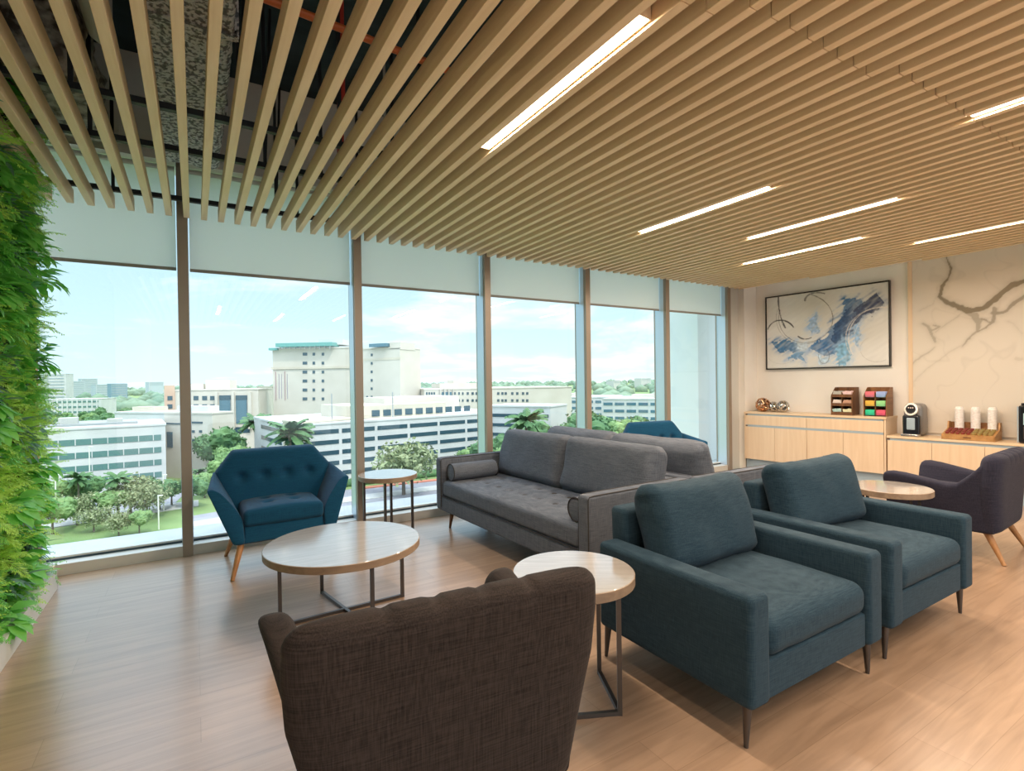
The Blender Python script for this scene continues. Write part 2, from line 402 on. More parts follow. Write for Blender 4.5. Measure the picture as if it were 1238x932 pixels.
def close_back(bm, g, off, lay, c):
    """give a colour grid its thickness"""
    edge = g[0] + [r_[-1] for r_ in g[1:]] + g[-1][::-1][1:] + [r_[0] for r_ in g[::-1][1:-1]]
    bk = []
    for v in edge:
        q = bm.verts.new(v.co + off); q[lay] = (*c, 1); bk.append(q)
    n = len(edge)
    for i in range(n): bm.faces.new((edge[(i + 1) % n], edge[i], bk[i], bk[(i + 1) % n]))
    bm.faces.new(bk)
M_marble = vcmat('veined_marble', .12)
S0, S1 = 3.085, .9
bm, g, lay = colgrid(220, 224, lambda u, v: RW(S0 + (S1 - S0) * u, .02, .72 + 2.23 * v), lambda u, v: marble(S0 + (S1 - S0) * u, .72 + 2.23 * v))
close_back(bm, g, RW(0, 0, 0) - RW(0, .019, 0), lay, (.7, .66, .6))
struct('wall_marble', bm, M_marble, False)
bm, g, lay = colgrid(60, 30, lambda u, v: RW(.897 - 4 * u, .02, .72 + 2.23 * v), lambda u, v: marble(.897 - 4 * u, .72 + 2.23 * v))
close_back(bm, g, RW(0, 0, 0) - RW(0, .019, 0), lay, (.7, .66, .6)); struct('wall_marble_rear', bm, M_marble, False)

# ---- window wall: six mullions, panes, sills
mx_ = [-.032 + 1.478 * k for k in range(6)]      # right edges of the mullions
mx_[5] = 7.275
edges = [-1.08] + mx_
for k in range(6):
    x0 = edges[k]; x1 = mx_[k] - .075
    bm = B(); box(bm, x0 + .0, x1, 5.265, 5.46, 0, .085); box(bm, x0, x1, 5.40, 5.46, .085, .115)
    w = struct('window_%d' % (k + 1), bm, M_aluw)
    bm = B(); box(bm, mx_[k] - .075, mx_[k], WIN - .015, 5.47, .001, 3.36)
    m_ = struct('mullion', bm, M_alu, parent=w)
    bm = B(); box(bm, mx_[k] - .079, mx_[k] - .0755, WIN + .03, 5.44, .09, 3.36); box(bm, mx_[k] + .0005, mx_[k] + .004, WIN + .06, 5.44, .09, 3.36)
    struct('cover_strip', bm, mat('bright_aluminium', (.56, .68, .80), .3, .5), parent=m_)
    bm = B(); box(bm, x0 + (.004 if k else 0), x1 - .004, 5.425, 5.437, .116, 3.36); struct('glass_pane', bm, M_glass, parent=w)
    bm = B(); box(bm, x0, x1, 5.39, 5.40, .086, .10); struct('gasket', bm, mat('rubber', (.02, .05, .07), .5), parent=w)
bm = B(); box(bm, 7.276, 7.55, 5.3, 5.46, 0, 3.36); struct('trim_5', bm, M_aluw)
# roller shades
pos = ['left of the first mullion beside the living wall', 'between the first and second mullions, above the blue tufted chair',
       'between the second and third mullions', 'between the third and fourth mullions, above the grey sofa', 'between the fourth and fifth mullions',
       'in the narrow last bay next to the white column']
for k in range(6):
    x0 = edges[k] + .012; x1 = mx_[k] - .087
    t = thing('roller_shade', 'pale roller shade ' + pos[k], 'roller shade', ((x0 + x1) / 2, 5.355, 2.455), 0, 'roller shades pulled partway down')
    h = (x1 - x0) / 2
    bm = B(); box(bm, -h, h, -.0015, .0015, .025, .86); link('shade_cloth', bm, M_shade, t, False)
    bm = B(); rbox(bm, (0, 0, .012), (2 * h, .014, .028), .005, (1, 1, 1), k=2); link('bottom_rail', bm, mat('shade_rail', (.26, .25, .22), .5), t)
    bm = B(); tube(bm, [(-h, 0, .875), (h, 0, .875)], .022, 12); link('roller', bm, M_aluw, t)

# ================================================================ SLAT CEILING
SW, SZ0, SZ1, PITCH = .045, 2.88, 2.985, .127
def slatmesh(L_):
    bm = B(); box(bm, 0, SW, 0, L_, 0, SZ1 - SZ0); bmesh.ops.bevel(bm, geom=list(bm.edges), offset=.0015, segments=1, affect='EDGES'); return bm
base_front = None; base_back = None
LAMPX = {16: (1.49, 2.825), 33: (2.335, 3.68), 42: (1.965, 3.30), 50: (2.70, 4.06)}
kk = range(-3, 67)
for k in kk:
    x = -.566 + PITCH * k
    ymax = 5.205
    if x + SW > slat_end_x(5.205): ymax = 4.95 - (x + SW - 7.53) / .097
    if x + SW < -1.07: continue
    jt = 1.335 if x < 1.8 else (1.225 if x < 2.85 else 1.14)
    jt += random.uniform(-.006, .006)
    if x < 1.0: g_, lb = 'slats below the open plenum', 'pale timber ceiling slat hung under the open plenum, among those left of the first lamp'
    else: g_, lb = 'slats of the closed timber ceiling', 'timber ceiling slat running from the window wall, right of the open plenum'
    if ymax > jt + .05:
        if abs(ymax - 5.205) < .001 and base_front is not None:
            o = copy_tree(base_front, (x, ymax, SZ0), 0, lb, g_)
            o.scale = (1, (ymax - jt - .004) / 3.87, 1)
        else:
            bm = slatmesh(3.87 if base_front is None else (ymax - jt - .004))
            for v in bm.verts: v.co.y *= -1
            bmesh.ops.reverse_faces(bm, faces=bm.faces)
            o = link('ceiling_slat', bm, M_slat, None, False, (x, ymax, SZ0)); tag(o, lb, 'ceiling slat', g_)
            if base_front is None: base_front = o; o.scale = (1, (ymax - jt - .004) / 3.87, 1)
    lb2 = 'timber ceiling slat continuing toward the viewer past the staggered joints'
    y1 = min(jt, ymax)
    if y1 < -3.5: continue
    if base_back is None:
        bm = slatmesh(4.6)
        for v in bm.verts: v.co.y *= -1
        bmesh.ops.reverse_faces(bm, faces=bm.faces)
        base_back = link('ceiling_slat', bm, M_slat, None, False, (x, y1, SZ0)); tag(base_back, lb2, 'ceiling slat', 'slats past the joint line')
    else: copy_tree(base_back, (x, y1, SZ0), 0, lb2, 'slats past the joint line')

# lamps in the gaps
def lamp(k, y0, y1, label, power):
    x0 = -.566 + PITCH * k + SW + .009; x1 = x0 + .064
    t = thing('strip_lamp', label, 'ceiling lamp', ((x0 + x1) / 2, (y0 + y1) / 2, SZ0), 0, 'warm strip lamps between the slats')
    w = (x1 - x0) / 2; h = (y1 - y0) / 2
    bm = B(); box(bm, -w, -w + .003, -h, h, .012, .10); box(bm, w - .003, w, -h, h, .012, .10); box(bm, -w, w, -h, h, .10, .106)
    box(bm, -w, w, -h - .002, -h, .012, .106); box(bm, -w, w, h, h + .002, .012, .106); link('housing', bm, M_cab, t, False)
    bm = B(); box(bm, -w + .006, w - .006, -h + .004, h - .004, .014, .03); link('diffuser', bm, M_lamp, t, False)
    ld = bpy.data.lights.new('strip_light', 'AREA'); ld.shape = 'RECTANGLE'; ld.size = w * 2 - .012; ld.size_y = 2 * h - .02
    ld.energy = power; ld.color = (1, .80, .62)
    lo = bpy.data.objects.new('strip_light', ld); C.objects.link(lo); lo.parent = t; lo.location = (0, 0, .010)
    return t
PW = 27
lamp(16, 1.49, 2.825, 'brightest and nearest warm strip lamp, above the coffee table', PW)
lamp(33, 2.335, 3.68, 'warm strip lamp above the near blue-grey armchairs, its end nearest the mullions', PW)
lamp(42, 1.965, 3.30, 'warm strip lamp pointing at the marble wall, longest of the far three', PW)
lamp(50, 2.70, 4.06, 'lowest warm strip lamp in view, nearest the painting', PW)
lamp(33, -.195, 1.14, 'warm strip lamp cut by the right edge of the picture', PW)
for k, y in ((25, -1.3), (16, -1.9), (42, -1.7), (50, -.9), (7, -1.2), (56, 1.2)):  # extra lamps added as fill light and for reflections in the glass
    lamp(k, y, y + 1.335, 'warm strip lamp added to the ceiling as fill light', PW * .5)

# carriers and hangers
for i, (y, nm) in enumerate(((3.465, 'farthest from the glass'), (4.05, 'middle one of three'), (5.10, 'closest to the glass'))):
    t = thing('slat_carrier', 'black metal carrier rail across the top of the slats, ' + nm, 'ceiling rail', (-1.07, y, 2.986), 0, 'black carrier rails')
    bm = B(); box(bm, 0, 8.4 if i < 2 else 8.35, -.02, .02, 0, .035); link('rail', bm, M_black, t, False)
    for x in (.55, 1.32 + .2 * i, 1.9, 2.45):
        bm = B(); bar(bm, (x, 0, .03), (x, 0, 1.2), .022); link('hanger', bm, M_black, t, False)
    bm = B(); bar(bm, (1.32 + .2 * i, 0, .03), (1.38 + .2 * i, .1, 1.2), .018); link('brace', bm, M_black, t, False)

# plenum services
t = thing('foil_duct', 'silver foil-wrapped air duct above the ceiling slats', 'air duct', (0, 0, 3.32))
bm = B(); rbox(bm, (0, 3.55, .18), (.42, 3.3, .36), .05, (10, 50, 8), lambda p: p + Vector((noise.noise(p * 14), noise.noise(p * 14 + Vector((5, 0, 0))), noise.noise(p * 14 + Vector((0, 9, 0))))) * .022)
link('duct_wrap', bm, M_foil, t, True, ang=25)
for y in (2.3, 3.15, 4.2):
    bm = B(); box(bm, -.222, .222, y - .025, y + .025, -.014, .02); box(bm, -.232, -.212, y - .025, y + .025, -.01, .37); box(bm, .212, .232, y - .025, y + .025, -.01, .37); link('duct_strap', bm, M_foil, t, False)
bm = B(); tube(bm, [(-.47, 1.6, 3.55), (-.46, 3.9, 3.55), (-.45, 4.1, 3.62), (-.45, 4.12, 4.19)], .045, 16)
tag(link('white_pipe', bm, mat('cream_pvc', (.62, .58, .50), .5)), 'cream round pipe running above the leftmost slats', 'pipe')
bm = B(); tube(bm, [(-.9, 3.0, 3.5), (-.1, 3.06, 3.72), (.3, 3.1, 3.55), (3.6, 3.4, 3.55)], .024, 10)
tag(link('sprinkler_pipe', bm, mat('orange_pipe', (.72, .17, .04), .35)), 'orange sprinkler pipe crossing above the slats', 'pipe')
for i, (x, y) in enumerate(((.86, 3.5), (1.02, 4.2))):
    bm = B(); tube(bm, [(x, y, 3.3), (x, y, 4.2)], .018, 8); box(bm, x - .03, x + .03, y - .03, y + .03, 3.27, 3.31)
    tag(link('red_conduit', bm, mat('red_pipe', (.55, .05, .03), .4)), 'thin red drop pipe above the slats, ' + ('nearer the viewer' if i == 0 else 'nearer the windows'), 'pipe')
bm = B(); tube(bm, [(1.42, 4.35, 3.38), (1.42, 4.35, 4.2)], .012, 8); lathe(bm, [(.012, 3.3), (.05, 3.31), (.055, 3.33), (.02, 3.38)], 12, (1.42, 4.35, 0))
tag(link('ceiling_sprinkler', bm, M_aluw), 'white sprinkler head above the slats near the second mullion', 'sprinkler')
bm = B(); rbox(bm, (-.78, 4.35, 3.5), (.5, 1.1, .5), .08, (8, 14, 8), lambda p: p + Vector((noise.noise(p * 9), noise.noise(p * 9 + Vector((5, 0, 0))), noise.noise(p * 9 + Vector((0, 9, 0))))) * .05)
tag(link('insulated_duct', bm, noisy('brown_insulation', (.10, .07, .05), (.55, .52, .46), (14, 14, 14), .5, .4, .6, .8)), 'crumpled brown and silver insulated duct in the left corner of the plenum', 'air duct')

# ================================================================ CABINETS
def cbx(bm, s0, s1, d0, d1, z0, z1, mi=0):
    box(bm, s0, s1, d0, d1, z0, z1, mi, T=lambda v: RW(v.x, v.y, v.z))
    bmesh.ops.recalc_face_normals(bm, faces=bm.faces)
def part(name, parent, m, *bs):
    bm = B()
    for b_ in bs: cbx(bm, *b_)
    o = link(name, bm, m, parent, False); return o
D = .402
UZ, LZ = .925, .69
t = thing('base_cabinet', 'taller pale wood cabinet under the abstract painting, with drawers over doors', 'cabinet')
part('body', t, M_cab, (3.29, 5.19, .002, D - .025, .18, UZ - .03), (5.165, 5.185, .01, D, .18, UZ - .03), (3.27, 3.29, .002, D, .18, UZ - .03))
part('toe_kick', t, M_chan, (3.27, 5.18, .01, D - .05, .0, .18))
part('counter_top', t, M_cabtop, (3.262, 5.186, .003, D + .01, UZ - .028, UZ))
part('finger_channel', t, M_chan, (3.3, 5.165, .05, D - .003, UZ - .056, UZ - .029))
part('finger_channel', t, M_chan, (3.3, 5.165, .05, D - .003, .693, .723))
for a, b_ in ((3.295, 4.243), (4.249, 5.163)):
    part('drawer', t, M_cab, (a, b_, D - .024, D, .724, UZ - .054))
for a, b_ in ((3.295, 3.768), (3.772, 4.243), (4.249, 4.706), (4.710, 5.163)):
    part('door', t, M_cab, (a, b_, D - .024, D, .185, .692))
for z_ in (.708, UZ - .04): part('end_clip', t, M_dwood, (5.135, 5.163, D - .01, D + .003, z_ - .008, z_ + .008))
t = thing('base_cabinet', 'lower pale wood cabinet under the marble wall, holding the coffee machine', 'cabinet')
part('body', t, M_cab, (-2.2, 3.26, .022, D - .025, .18, LZ - .03))
part('toe_kick', t, M_chan, (-2.2, 3.26, .022, D - .05, .0, .18))
part('counter_top', t, M_cabtop, (-2.2, 3.261, .022, D + .01, LZ - .028, LZ))
part('finger_channel', t, M_chan, (-2.2, 3.26, .05, D - .003, LZ - .060, LZ - .029))
y = 3.255
for w in (.46, .487, .5, .5, .5, .5, .5, .5, .5):
    part('door', t, M_cab, (y - w + .002, y - .002, D - .024, D, .185, LZ - .06)); y -= w
part('end_clip', t, M_dwood, (3.228, 3.256, D - .01, D + .003, LZ - .052, LZ - .036))

# ---- painting
def lerp(a, b_, t): return a + (b_ - a) * t
def pc(x, y):      # crop pixels -> 0..1 on the canvas
    u = (x - 178) / 907; yt = lerp(250, 125, u); yb = lerp(785, 765, u); return (u * 1.0, (y - yt) / (yb - yt))
def inpoly(p, poly):
    c = False; j = len(poly) - 1
    for i in range(len(poly)):
        xi, yi = poly[i]; xj, yj = poly[j]
        if (yi > p[1]) != (yj > p[1]) and p[0] < (xj - xi) * (p[1] - yi) / (yj - yi) + xi: c = not c
        j = i
    return c
polys = [([(215, 580), (270, 575), (420, 580), (470, 620), (450, 650), (350, 658), (270, 652)], (.05, .17, .36)),
         ([(500, 660), (560, 590), (640, 560), (740, 420), (800, 255), (905, 248), (925, 330), (850, 480), (790, 600), (700, 690), (620, 680), (560, 640)], (.04, .15, .35)),
         ([(740, 420), (800, 330), (880, 300), (900, 340), (850, 440), (800, 540), (720, 600), (690, 560)], (.025, .07, .17)),
         ([(895, 290), (960, 240), (1010, 205), (1075, 300), (960, 370), (860, 450), (825, 490), (870, 350)], (.05, .07, .14)),
         ([(520, 470), (560, 400), (600, 340), (590, 440), (600, 500), (550, 520)], (.30, .45, .66)),
         ([(735, 640), (800, 560), (830, 620), (835, 720), (790, 770), (740, 765)], (.20, .42, .62)),
         ([(345, 725), (430, 660), (520, 650), (470, 690), (500, 740), (430, 700)], (.15, .32, .55)),
         ([(850, 500), (900, 440), (900, 560), (870, 620), (850, 560)], (.26, .45, .68)),
         ([(590, 690), (650, 690), (700, 740), (600, 760)], (.45, .60, .74)), ([(430, 590), (520, 580), (500, 640), (440, 640)], (.55, .66, .76))]
PP = [([pc(*p) for p in a], c) for a, c in polys]
arcs = []   # centre, rx, ry, a0, a1, width, strength, colour
def arc(cx, cy, rx, ry, a0, a1, w, st, col):
    pts = [pc(cx + rx * cos(radians(a0 + (a1 - a0) * i / 18)), cy + ry * sin(radians(a0 + (a1 - a0) * i / 18))) for i in range(19)]; arcs.append((pts, w, st, col))
DK = (.05, .05, .055)
arc(495, 400, 215, 190, -80, 200, .0035, .75, DK); arc(480, 400, 220, 200, 60, 200, .003, .5, DK); arc(510, 400, 200, 180, -70, 90, .003, .6, (.2, .18, .12))
arc(300, 520, 120, 105, 200, 330, .008, .95, DK); arc(300, 560, 140, 150, 200, 300, .004, .5, DK); arc(500, 470, 90, 90, 60, 130, .009, .9, DK)
arc(520, 260, 240, 330, 140, 190, .009, .9, DK); arc(1040, 560, 220, 240, 150, 280, .006, .7, (.75, .72, .68)); arc(1050, 560, 250, 240, 150, 280, .005, .7, (.7, .66, .62))
arc(1060, 560, 200, 210, 140, 270, .004, .6, (.68, .70, .72)); arc(1010, 640, 110, 100, 60, 240, .003, .4, (.3, .3, .3)); arc(640, 690, 40, 60, -60, 190, .004, .6, DK)
arc(300, 660, 130, 90, 20, 150, .003, .3, (.3, .3, .3)); arc(600, 260, 100, 60, 180, 300, .01, .7, DK)
def paint(u, v):
    asp = 1.45; n1 = noise.noise(Vector((u * 9 * asp, v * 9, 2))); n2 = noise.noise(Vector((u * 30 * asp, v * 30, 5))); n3 = noise.noise(Vector((u * 5 * asp - v * 4, (v + u) * 26, 8)))
    g_ = .5 + .5 * noise.noise(Vector((u * 3, v * 3, 0))); col = Vector((.58, .57, .52)) * (1 - g_) + Vector((.78, .80, .80)) * g_; col *= 1 + .06 * n3
    p = (u + .022 * n1 + .016 * n2 + .02 * n3, v + .034 * n1 + .026 * n2 + .03 * n3)
    for pts, c in PP:
        if inpoly(p, pts):
            k = max(.5, min(1, .95 + .5 * n3)); col = col * (1 - k) + Vector(c) * k * (1 + .45 * n2)
        else:
            d = min(seg_d((p[0] * asp, p[1]), (pts[i - 1][0] * asp, pts[i - 1][1]), (pts[i][0] * asp, pts[i][1]))[0] for i in range(len(pts)))
            k = .8 * exp(-(d / .05) ** 2) * (.55 + 1.3 * n3); k = max(0, min(1, k)); col = col * (1 - k) + (Vector(c) * .6 + Vector((.2, .25, .32))) * k
    for pts, w, st, c in arcs:
        d = min(seg_d((u * asp, v), (pts[i][0] * asp, pts[i][1]), (pts[i + 1][0] * asp, pts[i + 1][1]))[0] for i in range(18))
        ww = w * (1 + .7 * n1); k = st * max(0, min(1, (ww - d) / .003 + .5)); k *= .65 + .35 * (n2 > -.2); col = col * (1 - k) + Vector(c) * k
    return [max(.01, q) for q in col]
t = thing('abstract_painting', 'large abstract blue, white and black painting in a thin dark frame', 'painting')
pa, pb, pz0, pz1 = 5.0, 3.335, 1.60, 2.735
bm, g, lay = colgrid(230, 158, lambda u, v: RW(lerp(pa - .008, pb + .008, u), .045, lerp(pz1 - .008, pz0 + .008, v)), paint)
close_back(bm, g, RW(0, 0, 0) - RW(0, .03, 0), lay, (.7, .7, .7)); bmesh.ops.recalc_face_normals(bm, faces=bm.faces)
link('canvas', bm, vcmat('painted_canvas', .55), t, False)
part('frame', t, mat('dark_frame', (.02, .018, .017), .4), (pb - .012, pb, .004, .055, pz0 - .012, pz1 + .012), (pa, pa + .012, .004, .055, pz0 - .012, pz1 + .012),
     (pb, pa, .004, .055, pz0 - .012, pz0), (pb, pa, .004, .055, pz1, pz1 + .012))

# ---- counter objects
def at_wall(s, d, z): return RW(s, d, z)
WR = radians(5)     # local +x = away from the wall when rotated; helpers put local frame: x along wall (towards -s), y out of the wall
def wframe(s, d, z):
    # local X -> along the wall toward the viewer (-s), local -Y -> out of the wall
    o = RW(s, d, z); return o, -pi / 2 + WR
# knot sculptures
for i, (s, d, r0, m_, lb) in enumerate(((4.99, .2, .108, mat('copper', (.60, .36, .22), .18, 1), 'copper knot ball sculpture at the window end of the cabinet top'),
                                        (4.845, .15, .078, mat('silver', (.60, .58, .55), .15, 1), 'dark silver knot ball sculpture, middle one of the three metal balls'),
                                        (4.68, .19, .088, mat('silver', (.72, .72, .72), .12, 1), 'silver knot ball sculpture, rightmost of the three metal balls'))):
    bm = B()
    for j in range(6):
        q = Matrix.Rotation(random.uniform(0, pi), 3, 'X') @ Matrix.Rotation(random.uniform(0, pi), 3, 'Y'); pts = []
        for a in range(28):
            th = 2 * pi * a / 28; p = q @ Vector((cos(th), sin(th), .25 * sin(2 * th))); pts.append(p.normalized() * (r0 - .009))
        tube(bm, pts, .014, 6, True)
    zmin = min(v.co.z for v in bm.verts)
    for v in bm.verts: v.co.z -= zmin
    o, rz = wframe(s, d, UZ); tag(link('knot_sculpture', bm, m_, None, True, o, rz), lb, 'sculpture', 'metal knot balls')

# snack racks: local x along wall toward the viewer, -y out to the room
def rack(s, label, cols, matw, kind):
    o, rz = wframe(s, .20, UZ); t = thing('snack_rack', label, 'rack', o, rz)
    w, dep, h = .13, .115, .385
    for sx in (-1, 1):
        bm = B(); prism(bm, [(-dep, 0), (dep, 0), (dep, h), (.02, h), (-dep, h - .12)], sx * w - .005, sx * w + .005, T=lambda p: Vector((p.z, p.x, p.y)))
        link('side_panel', bm, matw, t, False)
    bm = B(); box(bm, -w, w, dep - .008, dep, 0, h); link('back_panel', bm, matw, t, False)
    bm = B(); box(bm, -.003, .003, -dep + .012, dep, .01, h - .07); link('divider', bm, matw, t, False)
    for j in range(3):
        z = .004 + j * .122; bm = B(); box(bm, -w, w, -dep, dep, z, z + .005); box(bm, -w, w, -dep - .002, -dep + .004, z, z + .04); link('shelf', bm, M_clear if kind else matw, t, False)
    for j in range(3):
        for i in range(2):
            col = cols[j][i]; z = .012 + j * .122
            for q in range(4):
                bm = B(); cx = (-.064 + .128 * i); yy = -dep + .022 + q * .03
                if kind:
                    rbox(bm, (cx, yy, z + .037), (.108, .02, .074), .006, (2, 1, 2), k=2)
                else:
                    for n_ in range(4):
                        a = random.uniform(-.5, .5); rbox(bm, (cx - .038 + .026 * n_, yy, z + .035 + random.uniform(0, .014)), (.028, .02, .064), .006, (1, 1, 1), lambda p, a=a: Matrix.Rotation(a, 3, 'Y') @ p, k=2)
                wo_ = o + Matrix.Rotation(rz, 3, 'Z') @ Vector((0, 0, 0))
                ob = link('snack_packet' if kind else 'creamer_cup_pile', bm, mat('pk_%s' % col[0], col[1], .45), None, True, wo_, rz)
                side = 'left' if i == 0 else 'right'; row = ('bottom', 'middle', 'top')[j]
                tag(ob, '%s %s in the %s row, %s bin, of the %s snack rack' % (col[0], 'tea packet' if kind else 'wrapped sweets pile', row, side, 'right' if kind else 'left'), 'packet' if kind else 'sweets', '%s %s %s bin' % (col[0], row, side))
    return t
rack(3.82, 'dark brown wooden rack with bins of small wrapped items, left of two', [[('pale teal', (.42, .62, .58)), ('pale yellow', (.68, .68, .44))], [('white', (.70, .62, .55)), ('tan', (.52, .30, .20))], [('grey', (.42, .42, .38)), ('pink-white', (.75, .55, .55))]], M_dwood, 0)
rack(3.42, 'brown wooden rack of bright tea packets, right of two', [[('green', (.03, .55, .30)), ('crimson', (.72, .10, .17))], [('amber', (.78, .45, .06)), ('light green', (.30, .68, .28))], [('red', (.72, .16, .20)), ('blue', (.32, .42, .72))]], M_walnut, 1)

# coffee machine
o, rz = wframe(3.02, .21, LZ); t = thing('coffee_machine', 'black and silver pod coffee machine on the lower counter', 'coffee machine', o, rz); t.scale = (1.22, 1.22, 1.38)
Mk = mat('gloss_black', (.012, .014, .018), .12); Mg = mat('grey_plastic', (.22, .21, .20), .35, .3); Ms = mat('satin_steel', (.55, .54, .52), .25, .9)
bm = B(); rbox(bm, (0, .04, .15), (.17, .22, .30), .05, (2, 2, 4), lambda p: Vector((p.x, p.y * (1 - .12 * (p.z > .05)), p.z))); link('housing', bm, Mg, t)
bm = B(); rbox(bm, (0, -.075, .10), (.15, .07, .19), .02, (2, 2, 2)); link('front_panel', bm, Mk, t)
bm = B(); rbox(bm, (0, -.10, .115), (.075, .03, .11), .01, (1, 1, 1)); link('cup_bay', bm, M_chan, t)
bm = B(); rbox(bm, (0, -.115, .012), (.15, .09, .024), .006, (1, 1, 1)); link('drip_tray', bm, Ms, t)
def disc(bm, c, r, d, n=28):
    tube(bm, [Vector(c), Vector(c) + Vector(d)], r, n)
bm = B(); disc(bm, (0, -.06, .235), .06, (0, -.045, .015)); ring = link('control_dial', bm, Ms, t)
bm = B(); disc(bm, (0, -.10, .248), .042, (0, -.01, .003)); link('dial_face', bm, Mk, ring)
for q in (-1, 0, 1):
    bm = B(); disc(bm, (q * .018, -.108, .262), .006, (0, -.004, .001), 12); link('button_or_tuft_shade', bm, mat('pale_button', (.6, .5, .45), .4), ring)

# cup organiser
o, rz = wframe(2.46, .21, LZ); t = thing('pod_organiser', 'stepped bamboo organiser full of coffee pods and three paper cup stacks', 'organiser', o, rz); KS = 1.17; t.scale = (KS, KS, KS)
w = .20
for sx in (-1, 1):
    bm = B(); prism(bm, [(-.16, 0), (.12, 0), (.12, .17), (.05, .175), (.03, .10), (-.16, .05)], sx * w - .006, sx * w + .006, T=lambda p: Vector((p.z, p.x, p.y))); link('side_panel', bm, M_bamboo, t, False)
bm = B(); box(bm, -w, w, .108, .12, 0, .165); link('back_panel', bm, M_walnut, t, False)
bm = B(); box(bm, -w, w, -.16, .108, .0, .012); prism(bm, [(-.15, .045), (.04, .09), (.04, .096), (-.15, .051)], -w, w, T=lambda p: Vector((p.z, p.x, p.y))); box(bm, -w, w, .04, .108, .085, .09); link('tray', bm, M_bamboo, t, False)
bm = B(); box(bm, -w, w, -.168, -.155, .004, .045); dr = link('drawer', bm, M_bamboo, t, False)
bm = B(); rbox(bm, (0, -.172, .03), (.06, .008, .012), .003, (1, 1, 1), k=2); link('drawer_pull', bm, M_walnut, dr)
R3 = Matrix.Rotation(rz, 3, 'Z') * KS
pod = None
for i in range(9):
    for j in range(4):
        p = Vector((-.168 + .042 * i, -.125 + .045 * j, .054 + .0107 * j)); red = i < 5
        key = 'dark red' if red else 'olive gold'
        bm = B(); lathe(bm, [(.013, 0), (.018, .018), (.02, .02), (.0195, .023)], 12)
        ob = link('coffee_pod', bm, mat('pod_' + key, (.30, .06, .05) if red else (.42, .33, .12), .4), None, True, o + R3 @ p, rz)
        tag(ob, '%s coffee pod in the %s half of the bamboo organiser' % (key, 'left' if red else 'right'), 'coffee pod', key + ' pods'); ob.scale = (KS, KS, KS)
for i, (x, nm) in enumerate(((-.115, 'leftmost'), (.015, 'middle'), (.145, 'rightmost'))):
    bm = B(); prof = [(.030, 0)]
    for q in range(14): prof += [(.037 + .0004 * 0, .015 + q * .0145), (.0395, .016 + q * .0145), (.0395, .019 + q * .0145), (.037, .021 + q * .0145)]
    prof = [(.0395, 0)] + [(r_, z) for r_, z in prof[1:]] + [(.028, .235)]
    lathe(bm, prof, 24)
    ob = tag(link('cup_stack', bm, noisy('paper_cup', (.72, .68, .64), (.88, .86, .84), (60, 60, 60), .6), None, True, o + R3 @ Vector((x, .075, .0905)), rz), '%s of three upturned stacks of speckled white paper cups' % nm, 'paper cups', 'paper cup stacks'); ob.scale = (KS, KS, KS)
# dispenser at the picture edge
o, rz = wframe(1.93, .20, LZ); t = thing('drinks_machine', 'black drinks machine cut by the right picture edge', 'drinks machine', o, rz)
bm = B(); rbox(bm, (0.03, .0, .21), (.27, .30, .42), .02, (1, 1, 1)); link('housing', bm, Mk, t)
bm = B(); rbox(bm, (-.108, -.155, .21), (.012, .012, .40), .004, (1, 1, 1)); link('edge_strip', bm, M_chan, t)
bm = B(); rbox(bm, (.035, -.153, .27), (.20, .012, .13), .008, (1, 1, 1)); link('screen', bm, mat('pale_screen', (.42, .60, .66), .2), t)
bm = B(); rbox(bm, (.035, -.153, .12), (.20, .012, .14), .008, (1, 1, 1)); link('cup_bay', bm, mat('dark_brown', (.05, .04, .035), .5), t)
bm = B(); rbox(bm, (-.05, 0, .43), (.09, .16, .03), .01, (1, 1, 1)); link('lid', bm, Mk, t)

# ================================================================ FURNITURE
def gauss_tufts(p, tufts, amp, s):
    k = 0
    for a, b_ in tufts: k += exp(-((p[0] - a) ** 2 + (p[1] - b_) ** 2) / (s * s))
    return amp * min(k, 1.0)
def cushion(bm, c, size, r, puff=.02, m=(14, 14, 6), rot=None, seed=0, wr=.006, ears=0):
    h = [q / 2 for q in size]
    thin = min(range(3), key=lambda i: size[i]); o2 = [i for i in range(3) if i != thin]
    def fn(p):
        q = Vector(p); u = p[o2[0]] / h[o2[0]]; v = p[o2[1]] / h[o2[1]]
        f = max(0, 1 - u ** 4) * max(0, 1 - v ** 4)
        s_ = p[thin] / h[thin]; q[thin] += s_ * puff * f
        if ears:
            e_ = (abs(u) * abs(v)) ** 6; q[thin] *= 1 - .55 * e_ ; q[o2[0]] *= 1 - ears * (1 - abs(v) ** 2) * abs(u) ** 3 ; q[o2[1]] *= 1 - ears * (1 - abs(u) ** 2) * abs(v) ** 3
        n_ = noise.noise(Vector((p.x * 6 + seed, p.y * 6, p.z * 6))) * wr; q[thin] += n_
        w_ = noise.noise(Vector((p.x * 18 + seed, p.y * 5, p.z * 18))) * wr * .5 * (abs(u) ** 2 + abs(v) ** 2) * .6; q += Vector((w_, w_, w_))
        return (rot @ q) if rot else q
    rbox(bm, c, size, r, m, fn)

def tapered_leg(bm, top, foot, r0, r1, n=12):
    tube(bm, [top, foot], [r0, r1], n)

